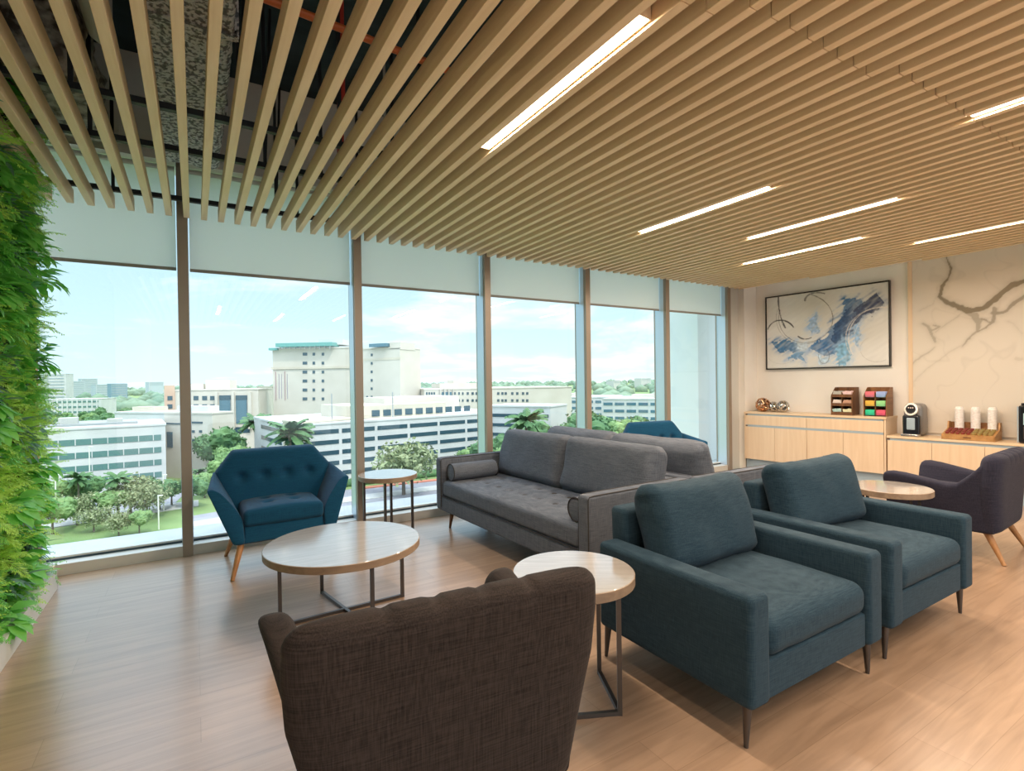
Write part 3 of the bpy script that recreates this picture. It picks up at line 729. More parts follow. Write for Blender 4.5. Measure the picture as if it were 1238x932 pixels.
# ---- grey-blue lounge armchair: local front -y, footprint x ±.52, y 0 (front) .. .92
def make_armchair(label, seed):
    t = thing('armchair', label, 'armchair', (0, 0, 0), 0, None)
    hw = .52; aw = .13; z0 = .17; za = .612
    for s in (-1, 1):
        bm = B(); rbox(bm, (s * (hw - aw / 2), .44, (z0 + za) / 2), (aw, .88, za - z0), .028, (2, 6, 4), k=4); link('arm', bm, F_denim, t)
    bm = B(); rbox(bm, (0, .45, z0 + .08), (2 * (hw - aw) + .004, .86, .16), .012, (4, 4, 2)); link('base', bm, F_denim, t)
    bm = B(); rbox(bm, (0, .85, .46), (2 * (hw - aw) - .002, .12, .62), .03, (4, 2, 4), lambda p: Vector((p.x, p.y + .04 * (p.z + .3), p.z))); link('back_frame', bm, F_denim, t)
    bm = B(); cushion(bm, (0, .385, .405), (2 * (hw - aw) - .01, .76, .15), .055, .022, (14, 14, 4), None, seed, .004); link('seat_cushion', bm, F_denim, t)
    rot = Matrix.Rotation(radians(-16), 3, 'X') @ Matrix.Rotation(radians(3 if seed % 2 else -4), 3, 'Z')
    bm = B(); cushion(bm, (0, .665, .69), (.79, .17, .46), .06, .05, (18, 4, 14), rot, seed + 3, .012, .05); link('back_cushion', bm, F_denim, t)
    for sx in (-1, 1):
        for y in (.055, .86):
            bm = B(); tapered_leg(bm, (sx * (hw - .05), y, .175), (sx * (hw - .04), y + (-.0 if y < .4 else .01), 0), .020, .009); link('leg', bm, M_bronze, t)
    return t
a1 = make_armchair('nearer blue-grey lounge armchair beside the round side table', 1); a1.location = (2.31, 1.215, 0)
a2 = make_armchair('farther blue-grey lounge armchair, next to the brown-navy armchair', 2); a2.location = (3.49, 1.235, 0)

# ---- sofas: local front -x, length along y 0..L, origin at near front corner
def make_sofa(label):
    t = thing('sofa', label, 'sofa'); Lg, Dp = 2.29, 1.04; z0 = .17; za = .69; aw = .11
    bm = B(); rbox(bm, (Dp / 2, Lg / 2, z0 + .075), (Dp - .02, Lg - .02, .15), .02, (2, 4, 2)); link('base', bm, F_sofa, t)
    for y in (aw / 2, Lg - aw / 2):
        bm = B(); rbox(bm, (Dp / 2, y, (z0 + za) / 2 + .005), (Dp, aw, za - z0), .025, (6, 2, 4)); ar = link('arm', bm, F_sofa, t)
        for sy in (-1, 1):
            bm = B(); yy = y + sy * (aw / 2 - .008); tube(bm, [(.008, yy, z0 + .04), (.008, yy, za - .02), (.02, yy, za - .003), (.06, yy, za + .002), (Dp - .04, yy, za + .002)], .0045, 6)
            link('piping', bm, F_pipe, ar)
    bm = B(); rbox(bm, (Dp - .07, Lg / 2, (z0 + za) / 2), (.14, Lg - .02, za - z0 - .01), .03, (2, 6, 4)); link('back_frame', bm, F_sofa, t)
    tufts = [(.22 + .20 * 0 - .33, -.8 + .2 * i) for i in range(9)]; tufts = [(-.12, -.84 + .21 * i) for i in range(9)] + [(.12, -.735 + .21 * i) for i in range(8)] + [(.32, -.84 + .21 * i) for i in range(9)]
    def fn(p):
        q = Vector(p)
        if p.z > .02:
            q.z += .015 * max(0, 1 - (p.x / .42) ** 4) - gauss_tufts((p.x + .03, p.y), tufts, .024, .040) + .006 * noise.noise(p * 5)
        return q
    bm = B(); rbox(bm, (.45, Lg / 2, .395), (.88, Lg - 2 * aw - .01, .15), .035, (44, 104, 3), fn); sc_ = link('seat_cushion', bm, F_sofa, t, ang=60)
    for a_, b_ in tufts:
        if abs(a_) > .3: continue
        bm = B(); lathe(bm, [(.010, -.012), (.024, -.006), (.025, .002), (.014, .006)], 14, (.45 + a_ - .03, Lg / 2 + b_, .395 + .075 + .015 * (1 - ((a_ - .03) / .42) ** 4) - .016)); link('button_or_tuft_shade', bm, F_pipe, sc_)  # dark discs added to stand for the shade in the tuft dimples
    bm = B(); box(bm, .006, .012, .03, Lg - .03, .318, .323); link('seam_welt', bm, F_pipe, sc_)
    for i in range(2):
        rot = Matrix.Rotation(radians(15), 3, 'Y')
        bm = B(); cushion(bm, (.80, .10 + .5225 + 1.055 * i - .005, .70), (.21, 1.05, .50), .075, .035, (4, 22, 12), rot, 5 + i, .014, .02); link('back_cushion', bm, F_sofa, t)
    for x, y in ((.10, .12), (.10, Lg - .16), (Dp - .1, .12), (Dp - .1, Lg - .16)):
        bm = B(); tapered_leg(bm, (x, y, .175), (x - (.03 if x < .4 else -.03), y, 0), .024, .011); link('leg', bm, M_dwood, t)
    return t
s1 = make_sofa('grey tufted sofa facing the coffee table, two back cushions'); s1.location = (2.17, 2.63, 0); s1.rotation_euler[2] = radians(2.3)
s2 = copy_tree(s1, (4.31, 4.93, 0), radians(180), 'second grey sofa, back to back with the tufted one, facing the cabinets')
bm = B()
def bolster(bm, r, L_):
    prof = [(.02, -L_ / 2 - .006), (r * .6, -L_ / 2 - .004), (r * .94, -L_ / 2), (r, -L_ / 2 + .012), (r * 1.02, -L_ / 4), (r * 1.03, 0), (r * 1.02, L_ / 4), (r, L_ / 2 - .012), (r * .94, L_ / 2), (r * .6, L_ / 2 + .004), (.02, L_ / 2 + .006)]
    lathe(bm, prof, 28)
    for v in bm.verts: v.co = Vector((v.co.z, v.co.y, v.co.x))
bolster(bm, .083, .5); bmesh.ops.recalc_face_normals(bm, faces=bm.faces)
bo = thing('bolster_pillow', 'round grey bolster pillow against the near arm of the tufted sofa', 'pillow', (2.17 + .31, 2.63 + .205 + .01, .565), radians(2.3), 'bolsters on the sofa')
link('cover', bm, F_sofa, bo)
for sx in (-1, 1):
    bm = B(); tube(bm, [(sx * .252, .082 * cos(2 * pi * a / 28), .082 * sin(2 * pi * a / 28)) for a in range(28)], .0045, 6, True)
    link('piping', bm, F_pipe, bo)
copy_tree(bo, (2.17 + .31 - .085, 2.63 + 2.08, .565), radians(2.3), 'round grey bolster pillow against the window-side arm of the tufted sofa')

# ---- generic soft panel with outline half-width hw(z), thickness th
def panel(bm, hw, z0, z1, th, yc, nu=36, nz=28, tufts=(), amp=.03, ts=.045, ex=10):
    F_, K_ = [], []
    for j in range(nz + 1):
        v = j / nz; vv = -cos(pi * v) * .5 + .5; z = lerp(z0, z1, vv); rf, rk = [], []
        for i in range(nu + 1):
            u = -cos(pi * i / nu); w = hw(z); a = max(0, 1 - abs(u) ** ex) ** .5; b_ = max(0, 1 - abs(2 * vv - 1) ** (ex * 1.4)) ** .5
            th_ = th / 2 * min(a, 1) * min(b_, 1); y = yc(z); x = u * w
            d = gauss_tufts((x, z), tufts, amp, ts) if tufts else 0
            rf.append(bm.verts.new((x, y - th_ + min(d, th_), z))); rk.append(bm.verts.new((x, y + th_, z)) if th_ > 1e-6 else rf[-1])
        F_.append(rf); K_.append(rk)
    for j in range(nz):
        for i in range(nu):
            for G, rv in ((F_, False), (K_, True)):
                q = [G[j][i], G[j][i + 1], G[j + 1][i + 1], G[j + 1][i]]
                if rv: q.reverse()
                q2 = list(dict.fromkeys(q))
                if len(q2) >= 3:
                    try: bm.faces.new(q2)
                    except ValueError: pass
def pw(pts):
    def f(z):
        if z <= pts[0][0]: return pts[0][1]
        for (a, b_), (c, d) in zip(pts, pts[1:]):
            if z <= c: return b_ + (d - b_) * (z - a) / (c - a)
        return pts[-1][1]
    return f

# ---- teal tufted armchair with six-sided back: local front -y
def make_tealchair(label):
    t = thing('tufted_armchair', label, 'armchair')
    yb = lambda z: .16 + (z - .24) * .22
    hw = pw([(.24, .33), (.66, .46), (.72, .465), (.74, .455), (.895, .335), (.91, .30)])
    bm = B(); panel(bm, hw, .25, .905, .15, yb, 60, 60, [(x, .68) for x in (-.27, -.09, .09, .27)], .05, .04, 14); link('backrest', bm, F_teal, t, ang=60)
    # body under the seat
    secs = []
    for z, w, yf in ((.24, .35, -.28), (.252, .36, -.295), (.262, .30, -.292), (.36, .292, -.262), (.41, .292, -.245)):
        secs.append([Vector((*p, z)) for p in rpoly([(-w, yf), (w, yf), (w * .95, .22), (-w * .95, .22)], .02, 3)])
    bm = B(); loft(bm, secs); link('seat_base', bm, F_teal, t)
    def fs(p):
        q = Vector(p)
        if p.z > 0: q.z += .025 * max(0, 1 - (p.x / .31) ** 2) * max(0, 1 - (p.y / .3) ** 4) - gauss_tufts((p.x, p.y), [(-.1, -.05), (.1, -.05), (-.1, .12), (.1, .12)], .035, .035)
        return q
    bm = B(); rbox(bm, (0, -.035, .425), (.596, .50, .13), .04, (30, 24, 3), fs); link('seat_cushion', bm, F_teal, t, ang=60)
    for s in (-1, 1):
        fr = [(.37, .245), (.535, .655), (.50, .665), (.445, .635), (.385, .56), (.34, .50), (.298, .42), (.29, .245)]
        bk = [(.34, .245), (.475, .735), (.455, .735), (.43, .69), (.39, .60), (.35, .52), (.32, .42), (.29, .245)]
        fr = rpoly(fr, .03, 4); bk = rpoly(bk, .03, 4); secs = []
        for j in range(-3, 13):
            tt = max(0, j) / 12
            sec = []
            cx = sum(p[0] for p in fr) / len(fr); cz = sum(p[1] for p in fr) / len(fr)
            for p, q in zip(fr, bk):
                x = lerp(p[0], q[0], tt); z = lerp(p[1], q[1], tt); yf = -.30 + (z - .245) * .36; y = lerp(yf, .22 + .06 * (z - .24), tt)
                if j < 0:
                    k = {-1: .985, -2: .955, -3: .90}[j]; x = cx + (x - cx) * k; z = cz + (z - cz) * k; y -= {-1: .010, -2: .016, -3: .019}[j]
                sec.append(Vector((s * x, y, z)))
            secs.append(sec)
        bm = B(); loft(bm, secs); link('arm', bm, F_teal, t, ang=50)
    for sx in (-1, 1):
        for y, yf in ((-.24, -.35), (.20, .33)):
            bm = B(); tapered_leg(bm, (sx * .31, y, .255), (sx * .385, yf, 0), .027, .014); link('leg', bm, M_leg, t)
    return t
c1 = make_tealchair('teal blue tufted armchair with six-sided back, by the first mullion'); c1.location = (.595, 4.74, 0); c1.rotation_euler[2] = radians(1)
c2 = copy_tree(c1, (5.08, 4.62, 0), radians(-10), 'far teal armchair half hidden behind the grey sofas, before the last windows')

# ---- grey wing armchair: local front +y, back at y=0
def make_wing(label, cat_m, tz=.84):
    t = thing('wing_armchair', label, 'armchair')
    hw = pw([(.22, .345), (.235, .36), (.60, .452), (.74, .462), (tz - .045, .458), (tz - .025, .448), (tz - .01, .43), (tz, .40)])
    yc = lambda z: .085 + .01 * sin((z - .2) * 5) - .05 * (z - .22)
    bm = B(); panel(bm, hw, .22, tz, .15, yc, 64, 60, (), ex=9)
    for v in bm.verts:      # stitched channels across the rolled top
        if v.co.z > tz - .09:
            k = max(exp(-((v.co.x - q) / .012) ** 2) for q in (-.21, -.07, .07, .21)); v.co.z -= .012 * k * (v.co.z - (tz - .09)) / .09; v.co.y += .004 * k * (1 if v.co.y < yc(v.co.z) else -1)
    link('backrest', bm, cat_m, t, ang=60)
    for s in (-1, 1):
        secs = []
        ys = [.06, .10, .14, .18, .22, .26, .32, .40, .50, .60, .68, .72, .738, .745]
        for y in ys:
            zt = lerp(tz - .015, .585, min(1, max(0, (y - .08) / .20)) ** .75) if y < .28 else .585 + .065 * min(1, (y - .28) / .36)
            wn_ = 1.0; k = 1
            if y > .70: k = {.72: .97, .738: .90, .745: .80}[y]
            top = .455 if y < .3 else lerp(.455, .515, (y - .3) / .45)
            q = rpoly([(.36, .225), (top, zt), (top - .115, zt), (.27, .225)], [.02, .05, .05, .02], 5)
            cx = sum(p[0] for p in q) / len(q); cz = sum(p[1] for p in q) / len(q)
            secs.append([Vector((s * (cx + (p[0] - cx) * k), y, cz + (p[1] - cz) * k)) for p in q])
        bm = B(); loft(bm, secs); link('arm', bm, cat_m, t, ang=60)
    bm = B(); secs = [[Vector((*p, z)) for p in rpoly([(-w, .08), (w, .08), (w, .70), (-w, .70)], .03, 3)] for z, w in ((.22, .345), (.225, .35), (.38, .37), (.40, .37))]; loft(bm, secs); link('seat_base', bm, cat_m, t)
    bm = B(); cushion(bm, (0, .44, .43), (.60, .58, .12), .04, .02, (10, 10, 3), None, 3, .003); link('seat_cushion', bm, cat_m, t)
    for sx in (-1, 1):
        for y, yf in ((.12, -.0), (.62, .70)):
            bm = B(); tapered_leg(bm, (sx * .28, y, .235), (sx * .345, yf, 0), .027, .014); link('leg', bm, M_leg, t)
    return t
w1 = make_wing('large grey-brown linen armchair seen from behind, nearest the viewer', F_grey, .865); w1.location = (.62, 1.27, 0); w1.rotation_euler[2] = radians(-4)
w2 = make_wing('navy-brown armchair at the right edge, behind the round wood table', F_navy); w2.location = (5.57, 1.45, 0); w2.rotation_euler[2] = radians(4)

# ---- round tables
def round_top(t, r, z, th):
    bm = B(); lathe(bm, [(r - .003, z - th), (r, z - th + .003), (r, z - .0035), (r - .003, z - .001)], 96); link('table_edge', bm, M_tedge, t)
    bm = B(); lathe(bm, [(r - .003, z - .001), (r - .004, z)], 96); link('tabletop', bm, M_ttop, t)
t = thing('coffee_table', 'largest round table, grey top with brown edge and crossed base', 'table', (.80, 3.40, 0), 0)
round_top(t, .475, .45, .045)
pts = []
for a in (-8, 100, 188, 278):
    a = radians(a + 8); p = Vector((.40 * cos(a), .40 * sin(a), 0)); pts.append(p)
c0 = Vector((.8, 3.40, 0)); L4 = Vector((1.185, 3.374, 0)) - c0; L2 = Vector((.73, 3.687, 0)) - c0
ang = [2, 100, 182, 280]; pts = [Vector((.385 * cos(radians(a)), .385 * sin(radians(a)), 0)) for a in ang]
for p in pts:
    bm = B(); bar(bm, p, p + Vector((0, 0, .406)), .021); link('leg', bm, M_bronze, t, False)
for i in range(2):
    bm = B(); bar(bm, pts[i] + Vector((0, 0, .0105)), pts[i + 2] + Vector((0, 0, .0105)), .019, h=.018 + .002 * i); link('cross_bar', bm, M_bronze, t, False)
def side_table(label, loc, rz, r=.278, z=.58, offs=1):
    t = thing('side_table', label, 'table', loc, rz); round_top(t, r, z, .045)
    R_ = r * .82
    fe = [Vector((R_ * cos(a), R_ * sin(a), 0)) for a in (radians(-35), radians(55), radians(145), radians(235))]
    for p in fe:
        bm = B(); bar(bm, p, p + Vector((0, 0, z - .044)), .020); link('leg', bm, M_bronze, t, False)
    for a, b_ in ((0, 3), (1, 0)):
        pass
    for a, b_ in ((0, 3), (3, 2), (1, 0)):
        bm = B(); bar(bm, fe[a] + Vector((0, 0, .010)), fe[b_] + Vector((0, 0, .010)), .018); link('foot_rail', bm, M_bronze, t, False)
    return t
side_table('round side table between the grey-brown chair and the lounge armchair', (1.475, 1.90, 0), radians(-35))
side_table('small round side table standing at the window by the second mullion', (1.585, 4.93, 0), radians(10))
side_table('round warm-wood side table behind the far lounge armchair', (4.68, 1.96, 0), radians(20))

# ================================================================ LIVING WALL
bm = B(); box(bm, -1.079, -.87, 1.2, 4.93, .001, .14); tag(link('planter_box', bm, mat('white_planter', (.62, .64, .62), .5), None, False), 'white planter trough at the foot of the living wall', 'planter')
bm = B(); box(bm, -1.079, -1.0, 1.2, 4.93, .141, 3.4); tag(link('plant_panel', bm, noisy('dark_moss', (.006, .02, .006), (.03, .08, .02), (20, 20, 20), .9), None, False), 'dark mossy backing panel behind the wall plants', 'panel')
bm = B(); box(bm, -1.079, -.985, 5.0, 5.10, .09, 2.9); struct('trim_6', bm, M_orangewood)
bm = B(); box(bm, -1.079, -.94, 4.935, 5.264, .001, .089); struct('trim_7', bm, M_cab)
def leafmat(name, a, b_):
    m = noisy(name, a, b_, (9, 9, 9), .45, .3, .7); pb_ = m.node_tree.nodes['Principled BSDF']
    pb_.inputs['Subsurface Weight'].default_value = 0; 
    tr = nd(m, 'ShaderNodeBsdfTranslucent'); rr = [n for n in m.node_tree.nodes if n.type == 'VALTORGB'][0]; lk(m, rr.outputs[0], tr.inputs[0])
    mi = nd(m, 'ShaderNodeMixShader'); mi.inputs[0].default_value = .35; out = [n for n in m.node_tree.nodes if n.type == 'OUTPUT_MATERIAL'][0]
    lk(m, pb_.outputs[0], mi.inputs[1]); lk(m, tr.outputs[0], mi.inputs[2]); lk(m, mi.outputs[0], out.inputs[0]); return m
ML = [leafmat('lime_leaf', (.44, .78, .10), (.60, .90, .20)), leafmat('green_leaf', (.16, .56, .09), (.28, .72, .16)), leafmat('deep_leaf', (.06, .32, .09), (.14, .48, .17)), leafmat('blue_green_leaf', (.08, .24, .15), (.22, .40, .28))]
def frond(bm, L_, az, el, droop, w, nseg=13):
    p = Vector((0, 0, 0)); d = Vector((cos(el) * cos(az), cos(el) * sin(az), sin(el))); st = L_ / nseg; pts = []
    for i in range(nseg + 1):
        pts.append(p.copy()); p = p + d * st; d = (d + Vector((0, 0, -droop * st * 4))).normalized()
    tube(bm, pts, [.003 * (1 - i / (nseg + 2)) for i in range(nseg + 1)], 3, cap=False)
    for i in range(2, nseg + 1):
        t_ = (pts[i] - pts[i - 1]).normalized(); s_ = t_.cross(Vector((0, 0, 1))).normalized(); k = sin(pi * (i / nseg) ** .8) * .9 + .12; nl = s_.cross(t_)
        for sg in (-1, 1):
            for h_ in (0, .5):
                b0 = pts[i - 1].lerp(pts[i], h_); ln = w * k * random.uniform(.8, 1.1); tip = b0 + s_ * sg * ln + t_ * ln * .5 + nl * random.uniform(-.01, .01) - Vector((0, 0, ln * .25))
                md = b0.lerp(tip, .5); q = t_ * st * .24
                addf(bm, [b0, md - q, tip, md + q], [(0, 1, 2, 3)])
def leaf(bm, base, dirv, L_, w, up):
    s_ = dirv.cross(up).normalized(); n_ = s_.cross(dirv).normalized(); vs = []
    prof = [(0, 0), (.15, .6), (.4, 1), (.7, .7), (.9, .28), (1, 0)]
    c_ = [base + dirv * L_ * a - n_ * L_ * .28 * a * a for a, _ in prof]
    for (a, b_), q in zip(prof, c_):
        vs += [q + s_ * w * b_ * .5 + n_ * w * b_ * .12, q, q - s_ * w * b_ * .5 + n_ * w * b_ * .12]
    addf(bm, vs, [(3 * i + j, 3 * i + j + 1, 3 * i + j + 4, 3 * i + j + 3) for i in range(5) for j in range(2)])
def mk_fern(name, m, n_, L_, w, lab):
    bm = B()
    for i in range(n_): frond(bm, L_ * random.uniform(.7, 1.1), random.uniform(-1.45, 1.45), random.uniform(-.6, 1.1), random.uniform(.6, 1.4), w)
    o = link(name, bm, m, None, True, (-1.0, 3, 1)); tag(o, lab, 'plant', lab); return o
def mk_leafy(name, m, n_, L_, w, lab):
    bm = B()
    for i in range(n_):
        az = random.uniform(-1.3, 1.3); el = random.uniform(-.7, .8); d = Vector((cos(el) * cos(az), cos(el) * sin(az), sin(el))); st = random.uniform(.04, .12)
        base = d * st; tube(bm, [(0, 0, 0), base], .002, 3, cap=False); d2 = (d + Vector((.3, 0, random.uniform(-.8, .35)))).normalized()
        leaf(bm, base, d2, L_ * random.uniform(.7, 1.2), w * random.uniform(.8, 1.1), Vector((.5, 0, 1)).normalized())
    o = link(name, bm, m, None, True, (-1.0, 3, 1)); tag(o, lab, 'plant', lab); return o
protos = [mk_fern('lime_fern', ML[0], 12, .24, .045, 'lime green fern growing out of the living wall'), mk_leafy('broadleaf_plant', ML[1], 16, .11, .10, 'bright green broadleaf plant on the living wall'),
          mk_leafy('ivy_plant', ML[2], 26, .075, .05, 'deep green small-leaved plant on the living wall'), mk_fern('dark_fern', ML[1], 12, .20, .04, 'mid green fern growing on the living wall'),
          mk_leafy('silver_leaf_plant', ML[3], 16, .10, .04, 'blue-green narrow-leaved plant on the living wall')]
first = [True] * 5; z = .2; row = 0
def place(k, p, sc, rx, rz):
    if first[k]: o = protos[k]; first[k] = False
    else: o = copy_tree(protos[k])
    o.location = p; o.scale = (sc, sc, sc); o.rotation_euler = (rx, 0, rz)
while z < 3.3:
    y = 2.75 + (row % 2) * .08
    while y < 4.9:
        nzv = noise.noise(Vector((y * 1.1, z * 1.1, 3))); rr = random.random()
        k = (0 if nzv > 0 else 3 if nzv < -.2 else 1) if rr < .5 else random.choice([0, 0, 0, 3, 3, 2, 4, 4, 1])
        sc_ = random.uniform(.75, 1.15)
        place(k, (-1.03 + random.uniform(0, .05), y + random.uniform(-.05, .05), z + random.uniform(-.04, .04)), sc_, random.uniform(-.3, .3), random.uniform(-.35, .35)); y += .165
    z += .145; row += 1

# ================================================================ OUTSIDE
GZ = -26.0
bm = B(); box(bm, -8, 9.5, 5.47, 6.42, -.35, -.02); struct('trim_8', bm, noisy('roof_ledge', (.40, .44, .45), (.48, .50, .51), (2, 2, 2), .7))
bm = B(); box(bm, 7.68, 9.6, 6.2, 7.1, -26, 6); struct('trim_9', bm, M_col)
def gp(x, y): return at_z(x, y, GZ)
M_grass = noisy('ground_grass', (.10, .17, .05), (.22, .30, .11), (.05, .05, .05), .95, .35, .65)
M_road = noisy('asphalt', (.20, .20, .225), (.27, .27, .295), (.2, .2, .2), .9)
M_walk = noisy('concrete_paving', (.36, .36, .35), (.44, .44, .42), (.3, .3, .3), .9)
bm = B(); box(bm, -2500, 4500, 8, 5000, GZ - 1, GZ); struct('ground', bm, M_grass)
def quad_px(name, pts, m, h, lab, cat, **k):
    bm = B(); P = [gp(*p) for p in pts]; prism(bm, [(p.x, p.y) for p in P], GZ - .5, GZ + h); o = link(name, bm, m, None, False); o['kind'] = 'structure'; return o
quad_px('road', [(225, 690), (640, 605), (900, 570), (900, 545), (640, 566), (420, 592), (225, 625)], M_road, .05, '', '')
quad_px('sidewalk', [(225, 640), (430, 606), (640, 578), (900, 551), (900, 547), (640, 573), (430, 600), (225, 633)], M_walk, .2, '', '')
quad_px('car_park', [(0, 640), (210, 610), (230, 590), (150, 575), (0, 585)], M_road, .06, '', '')
quad_px('garden_path', [(20, 645), (240, 612), (240, 605), (20, 632)], M_walk, .15, '', '')
quad_px('plaza', [(225, 600), (330, 590), (340, 540), (225, 545)], M_walk, .08, '', '')
quad_px('curb', [(430, 592.5), (640, 569), (640, 567.5), (430, 590.5)], mat('red_curb', (.45, .16, .10), .8), .3, '', '')

Mc = noisy('cream_stucco', (.52, .475, .40), (.57, .525, .45), (.15, .15, .15), .85)
Mcw = noisy('white_concrete', (.50, .51, .50), (.57, .575, .56), (.15, .15, .15), .85)
Mpk = noisy('pink_stucco', (.52, .34, .24), (.60, .42, .30), (.15, .15, .15), .85)
Mtan = noisy('tan_stucco', (.50, .44, .35), (.56, .50, .40), (.15, .15, .15), .85)
Mgl = mat('dark_window', (.035, .075, .10), .15); Mbl = mat('blue_window', (.08, .17, .22), .12); Mgrn = mat('green_window', (.10, .20, .19), .25)
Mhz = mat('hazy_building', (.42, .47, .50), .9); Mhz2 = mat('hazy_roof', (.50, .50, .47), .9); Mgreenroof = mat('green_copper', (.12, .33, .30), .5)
class Bld:
    def __init__(s, name, label, cat, x0, D0, x1, D1, depth, ztop, m, group=None, z0=GZ):
        s.p0 = at_d(x0, D0); s.p1 = at_d(x1, D1); s.p0.z = s.p1.z = 0; s.u = (s.p1 - s.p0); s.L = s.u.length; s.u.normalize()
        s.n = Vector((s.u.y, -s.u.x, 0))
        if s.n.dot(s.p0) > 0: s.n = -s.n
        s.t = thing(name, label, cat, (0, 0, 0), 0, group); s.m = m; s.ztop = ztop
        bm = B(); s.bx(bm, 0, s.L, -depth, 0, z0, ztop); link('walls', bm, m, s.t, False)
        bm = B(); s.bx(bm, -.2, s.L + .2, -depth, .2, ztop, ztop + .5); link('parapet', bm, m, s.t, False)
        s.depth = depth
    def P(s, a, b_, z): return s.p0 + s.u * a + s.n * b_ + Vector((0, 0, z))
    def bx(s, bm, a0, a1, b0, b1, z0, z1):
        box(bm, a0, a1, b0, b1, z0, z1, 0, T=lambda v: s.P(v.x, v.y, v.z)); bmesh.ops.recalc_face_normals(bm, faces=bm.faces)
    def uz(s, px, py):
        r_ = ray(px, py); den = r_.x * s.n.x + r_.y * s.n.y; k = (s.p0.dot(s.n)) / den; q = EYE + r_ * k; return (Vector((q.x, q.y, 0)) - s.p0).dot(s.u), q.z
    def add(s, name, a0, a1, z0, z1, m, b0=0, b1=.15, parent=None):
        bm = B(); s.bx(bm, min(a0, a1), max(a0, a1), b0, b1, min(z0, z1), max(z0, z1)); return link(name, bm, m, parent or s.t, False)
    def px(s, name, x0, y0, x1, y1, m, b0=0, b1=.15):
        a0, z1 = s.uz(x0, y0); a1, z0 = s.uz(x1, y1); return s.add(name, a0, a1, z0, z1, m, b0, b1)
def zt(y, D, x=619): return (EYE + ray(x, y) * D).z

# hospital tower
bT = Bld('hospital_tower', 'tall cream tower block with green-edged roof canopy, above the parking garage', 'building', 330, 215, 424, 212, 14, zt(421, 210, 380), Mc)
for i in range(6):
    y = 428 + 10.8 * i
    for x0, x1 in ((366, 371.5), (378, 381), (389, 392)): bT.px('window', x0, y - 1.6, x1, y + 1.8, Mgl)
for x in (333, 344): bT.px('pilaster', x, 449, x + 1.3, 484, mat('mauve_strip', (.40, .28, .27), .8), 0, .3)
for x in (337, 340, 347): bT.px('tall_window', x, 452, x + 1.0, 482, mat('mauve_glass', (.32, .28, .33), .4))
bT.px('string_course', 328, 444, 424, 445, Mtan, 0, .4)
bT.px('roof_canopy', 337, 415.5, 405, 418.5, Mgreenroof, -4, 2.5); bT.px('roof_canopy', 327, 421, 337, 423.5, Mgreenroof, -6, 1.5)
bT.px('rooftop_box', 382, 410.5, 412, 416, Mcw, -12, -2)
for x in range(340, 404, 6): bT.px('canopy_post', x, 418, x + .8, 422, Mcw, .5, 1.5)
bT2 = Bld('hospital_wing', 'tall cream tower wing with one column of small windows, right of the tower', 'building', 424, 212, 484, 202, 14, zt(422, 207, 450), Mc)
for i in range(7): bT2.px('window', 448.4, 427.5 + 10.2 * i, 450.6, 430.5 + 10.2 * i, Mgl)
bT2.px('roof_canopy', 449, 416, 470, 419, Mbl, -10, 1.5); bT2.px('rooftop_box', 471, 414, 484, 422, Mc, -10, 0); bT2.px('panel_joint', 424, 434, 484, 434.6, Mtan, 0, .1); bT2.px('window', 404.5, 480, 407, 484, Mgl); bT2.px('window', 443, 478.5, 445, 481.5, Mgl)
bT3 = Bld('clinic_annex', 'narrow grey-cream annex left of the tall tower', 'building', 311, 300, 331, 290, 30, zt(468, 295, 320), Mtan)
for x in (314, 318, 322, 326): bT3.px('pilaster', x, 470, x + 1.2, 497, Mc, 0, .4)

# garage
zg = -9.0
bG = Bld('parking_garage', 'long white parking garage with dark open decks, in front of the tower', 'parking garage', 363, 132, 622, 178, 45, zg, Mcw)
nb = 7; Lb = bG.L / nb
for j in range(5):
    zc = zg - 1.9 - 2.8 * j
    for i in range(nb): bG.add('deck_opening', i * Lb + .45, (i + 1) * Lb - .45, zc - .55, zc + .55, Mgl, 0, .12)
bG.add('service_block', 16, bG.L - 24, zg, zg + 4.2, Mtan, -30, -6)
for i in range(10): bG.add('service_window', 22 + i * 3.6, 24.4 + i * 3.6, zg + 1.0, zg + 2.8, Mgl, -6, -5.8)
bG.add('service_block', 30, 58, zg, zg + 6.0, Mc, -30, -14)
for a in (9, 17, 27, 60): bG.add('lamp_mast', a, a + .25, zg, zg + 8, mat('mast_grey', (.3, .32, .33), .5), -3, -2.8)
bG2 = Bld('garage_ramp', 'short white end face of the parking garage with angled dark bands', 'parking garage', 314, 160, 341, 140, 20, zg - .2, Mcw)
for j in range(4): bG2.add('deck_opening', 1.2, bG2.L - 1.2, zg - 2.6 - 3.2 * j, zg - 1.5 - 3.2 * j, Mgl, 0, .12)
bG3 = Bld('stair_tower', 'blank tan stair block at the corner of the parking garage', 'building', 341, 139.5, 364, 133, 20, zg + .6, Mtan)

# office with glass bays
bO = Bld('office_building', 'cream office block with two tall glass bays and square windows', 'building', 198, 190, 312, 200, 45, zt(472, 195, 260), Mc)
for y in (481, 491, 501):
    for x in (203, 234, 244.5, 254): bO.px('window', x, y - 2.3, x + 6, y + 2.6, Mgl)
for x in (265, 285):
    bO.px('glass_bay', x, 478, x + 14, 512, Mbl); bO.px('glass_bay_head', x, 478, x + 14, 483, Mgl, 0, .3); bO.px('frame', x - 4.5, 474, x - .5, 518, Mc, 0, 1.6)
bO.px('frame', 300, 474, 305, 518, Mc, 0, 1.6); bO.px('shopfront', 270, 517, 302, 523, Mgl)
bO.px('roof_block', 205, 464, 232, 472, mat('hazy_cream', (.58, .54, .46), .9), -30, -18); bO.px('roof_block', 236, 459, 268, 472, mat('hazy_cream', (.58, .54, .46), .9), -32, -16)
bO.px('salmon_wall', 199, 466, 212, 496, Mpk, 0, .4)
